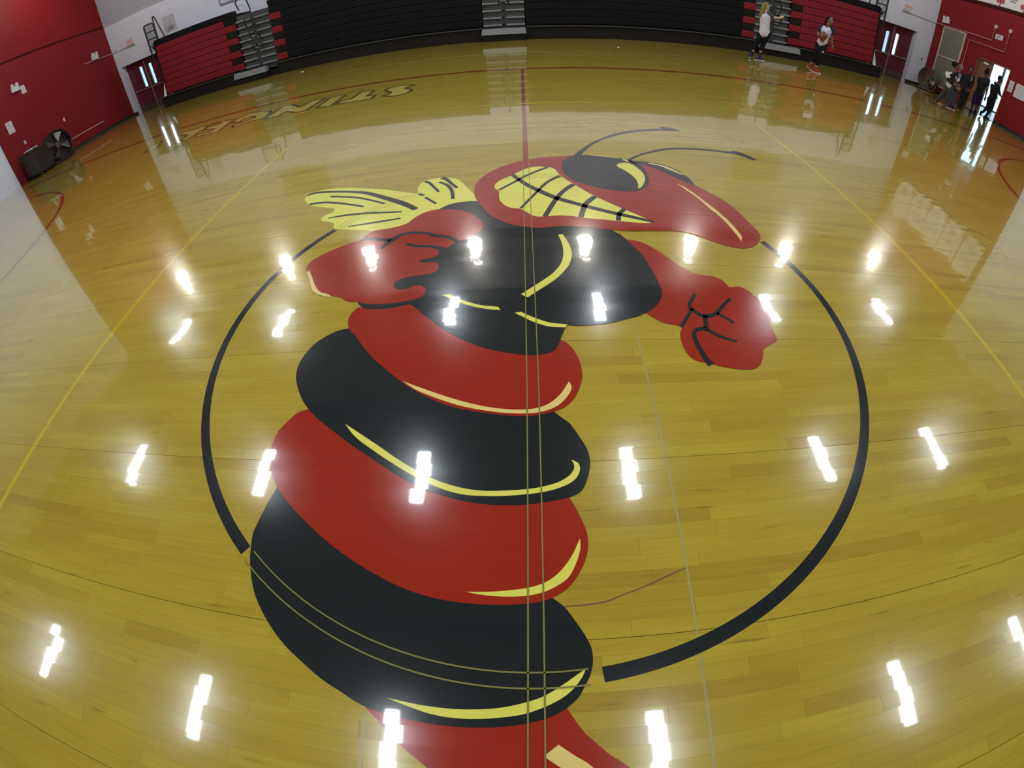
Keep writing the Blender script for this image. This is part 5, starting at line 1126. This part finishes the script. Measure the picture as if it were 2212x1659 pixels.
# basketball in the player's hand
BALL = basic('basketball_rubber', (0.16, 0.042, 0.02), 0.6, bump=.3, bscale=300)
yaw = Matrix.Rotation(PEOPLE['dribbler']['yaw'], 3, 'Z')
bw = yaw @ J['ball'] + Vector((*PEOPLE['dribbler']['base'], 0))
bb = empty('basketball', bw); tag(bb, 'brown basketball held by the player in dark trousers', 'ball')
MB().ball((0,0,0), .12, 28, 20).build('ball_surface', BALL, bb)
ch = []
for ax in range(3):
    ch = [(.1205*math.cos(2*math.pi*k/36), .1205*math.sin(2*math.pi*k/36), 0) for k in range(36)]
    if ax == 1: ch = [(x, 0, y) for x, y, _ in ch]
    if ax == 2: ch = [(0, x, y) for x, y, _ in ch]
    MB().tube(ch, .003, 5, True).build('ball_channel', M['base'], bb)
GK = 'students by the lobby doorway'
A = person('A', 'student with curly black hair, white shirt and grey trousers striding leftmost of the group', dict(face=(.9, .3), skin=SKIN_M, hair=HAIR_K, hair_style='curly', shirt=cloth_mat('white_tee', (0.5, 0.5, 0.5)), shirt_name='tee_shirt', sleeve=.7, collar=False,
    pants=GREY_P, pants_len=1.9, shoes=BROWN_SH, sole=BROWN_SH, size=.93, group=GK, liftL=.05))
t, J, F, side, s = A
g = MB(); capsule(g, J['shR'], mix(J['chest'], J['shR'], .4), .085, .105); capsule(g, mix(J['chest'], J['shR'], .4), mix(J['belly'], J['hipR'], .5), .108, .098); capsule(g, mix(J['chest'], J['shR'], .2) + Vector((0, -.02, 0)), J['belly'] + Vector((.04, -.03, 0)), .10, .09)
capsule(g, J['shL'] + Vector((.03, 0, -.03)), J['elL'], .062, .055); capsule(g, J['elL'], J['haL'], .055, .044)
fuse(g, 'open_jacket', DARK_J, t)
B = person('B', 'student with brown hair, dark jacket, blue-grey jeans and a white badge', dict(face=(.55, -.83), skin=SKIN_M, hair=HAIR_R, hair_style='short', shirt=DARK_J, sleeve=1.95, pants=JEANS, pants_len=1.92, shoes=DARK_J, size=.95, group=GK))
t, J, F, side, s = B
c = mix(J['chest'], J['belly'], .2) + Vector((.02, -.145, 0)); MB().box(c.x-.035, c.x+.035, c.y-.008, c.y+.02, c.z-.05, c.z+.05).build('badge', M['paper'], t)
c2 = mix(J['neck'], J['chest'], .55) + Vector((.03, -.125, 0)); MB().hexa([(c2.x-.03, c2.y, c2.z-.14), (c2.x+.05, c2.y, c2.z-.14), (c2.x+.05, c2.y+.06, c2.z-.14), (c2.x-.03, c2.y+.06, c2.z-.14)], [(c2.x-.045, c2.y+.01, c2.z+.08), (c2.x+.055, c2.y+.01, c2.z+.08), (c2.x+.055, c2.y+.06, c2.z+.08), (c2.x-.045, c2.y+.06, c2.z+.08)]).build('shirt_front', cloth_mat('grey_shirt', (.16, .16, .19)), t)
C = person('C', 'student in dark jacket with white stripe and black trousers, third from left in the group', dict(face=(.2, -.98), skin=SKIN_D, hair=HAIR_K, hair_style='short', shirt=DARK_J, sleeve=1.95, pants=BLACK_C, pants_len=1.92, shoes=BLACK_C, sole=M['base'], size=.95, group=GK))
t, J, F, side, s = C
MB().tube([J['neck'] + Vector((.10, -.09, -.03)), mix(J['neck'], J['shR'], .6) + Vector((.02, -.105, -.02)), J['shR'] + Vector((-.01, -.11, -.10)), mix(J['shR'], J['chest'], .3) + Vector((0, -.135, -.10))], .012, 6).build('jacket_stripe', WHITE_SO, t)
Dp = person('D', 'student in dark top and purple shorts standing before the brown door', dict(face=(-.3, .95), skin=SKIN_D, hair=HAIR_K, hair_style='bun', shirt=DARK_J, shirt_name='dark_top', sleeve=.55, collar=False, pants=PURPLE_S, pants_len=.95, pants_name='shorts', shoes=BLACK_C, sole=M['base'], size=1.0, group=GK))
Ep = person('E', 'person in black hooded jacket and dark jeans walking out through the open doorway', dict(face=(.95, .1), skin=SKIN_D, hair=HAIR_K, hair_style='short', shirt=DARK_J, shirt_name='hooded_jacket', sleeve=1.95, pants=DARK_JN, pants_len=1.92, shoes=BLACK_C, sole=M['base'], size=1.0, group=GK, liftL=.10))
t, J, F, side, s = Ep
g = MB(); capsule(g, J['neck'] - F*.08 + Vector((0, .03, -.03)), J['neck'] - F*.08 + Vector((0, -.05, -.02)), .055, .055); fuse(g, 'hood', DARK_J, t)
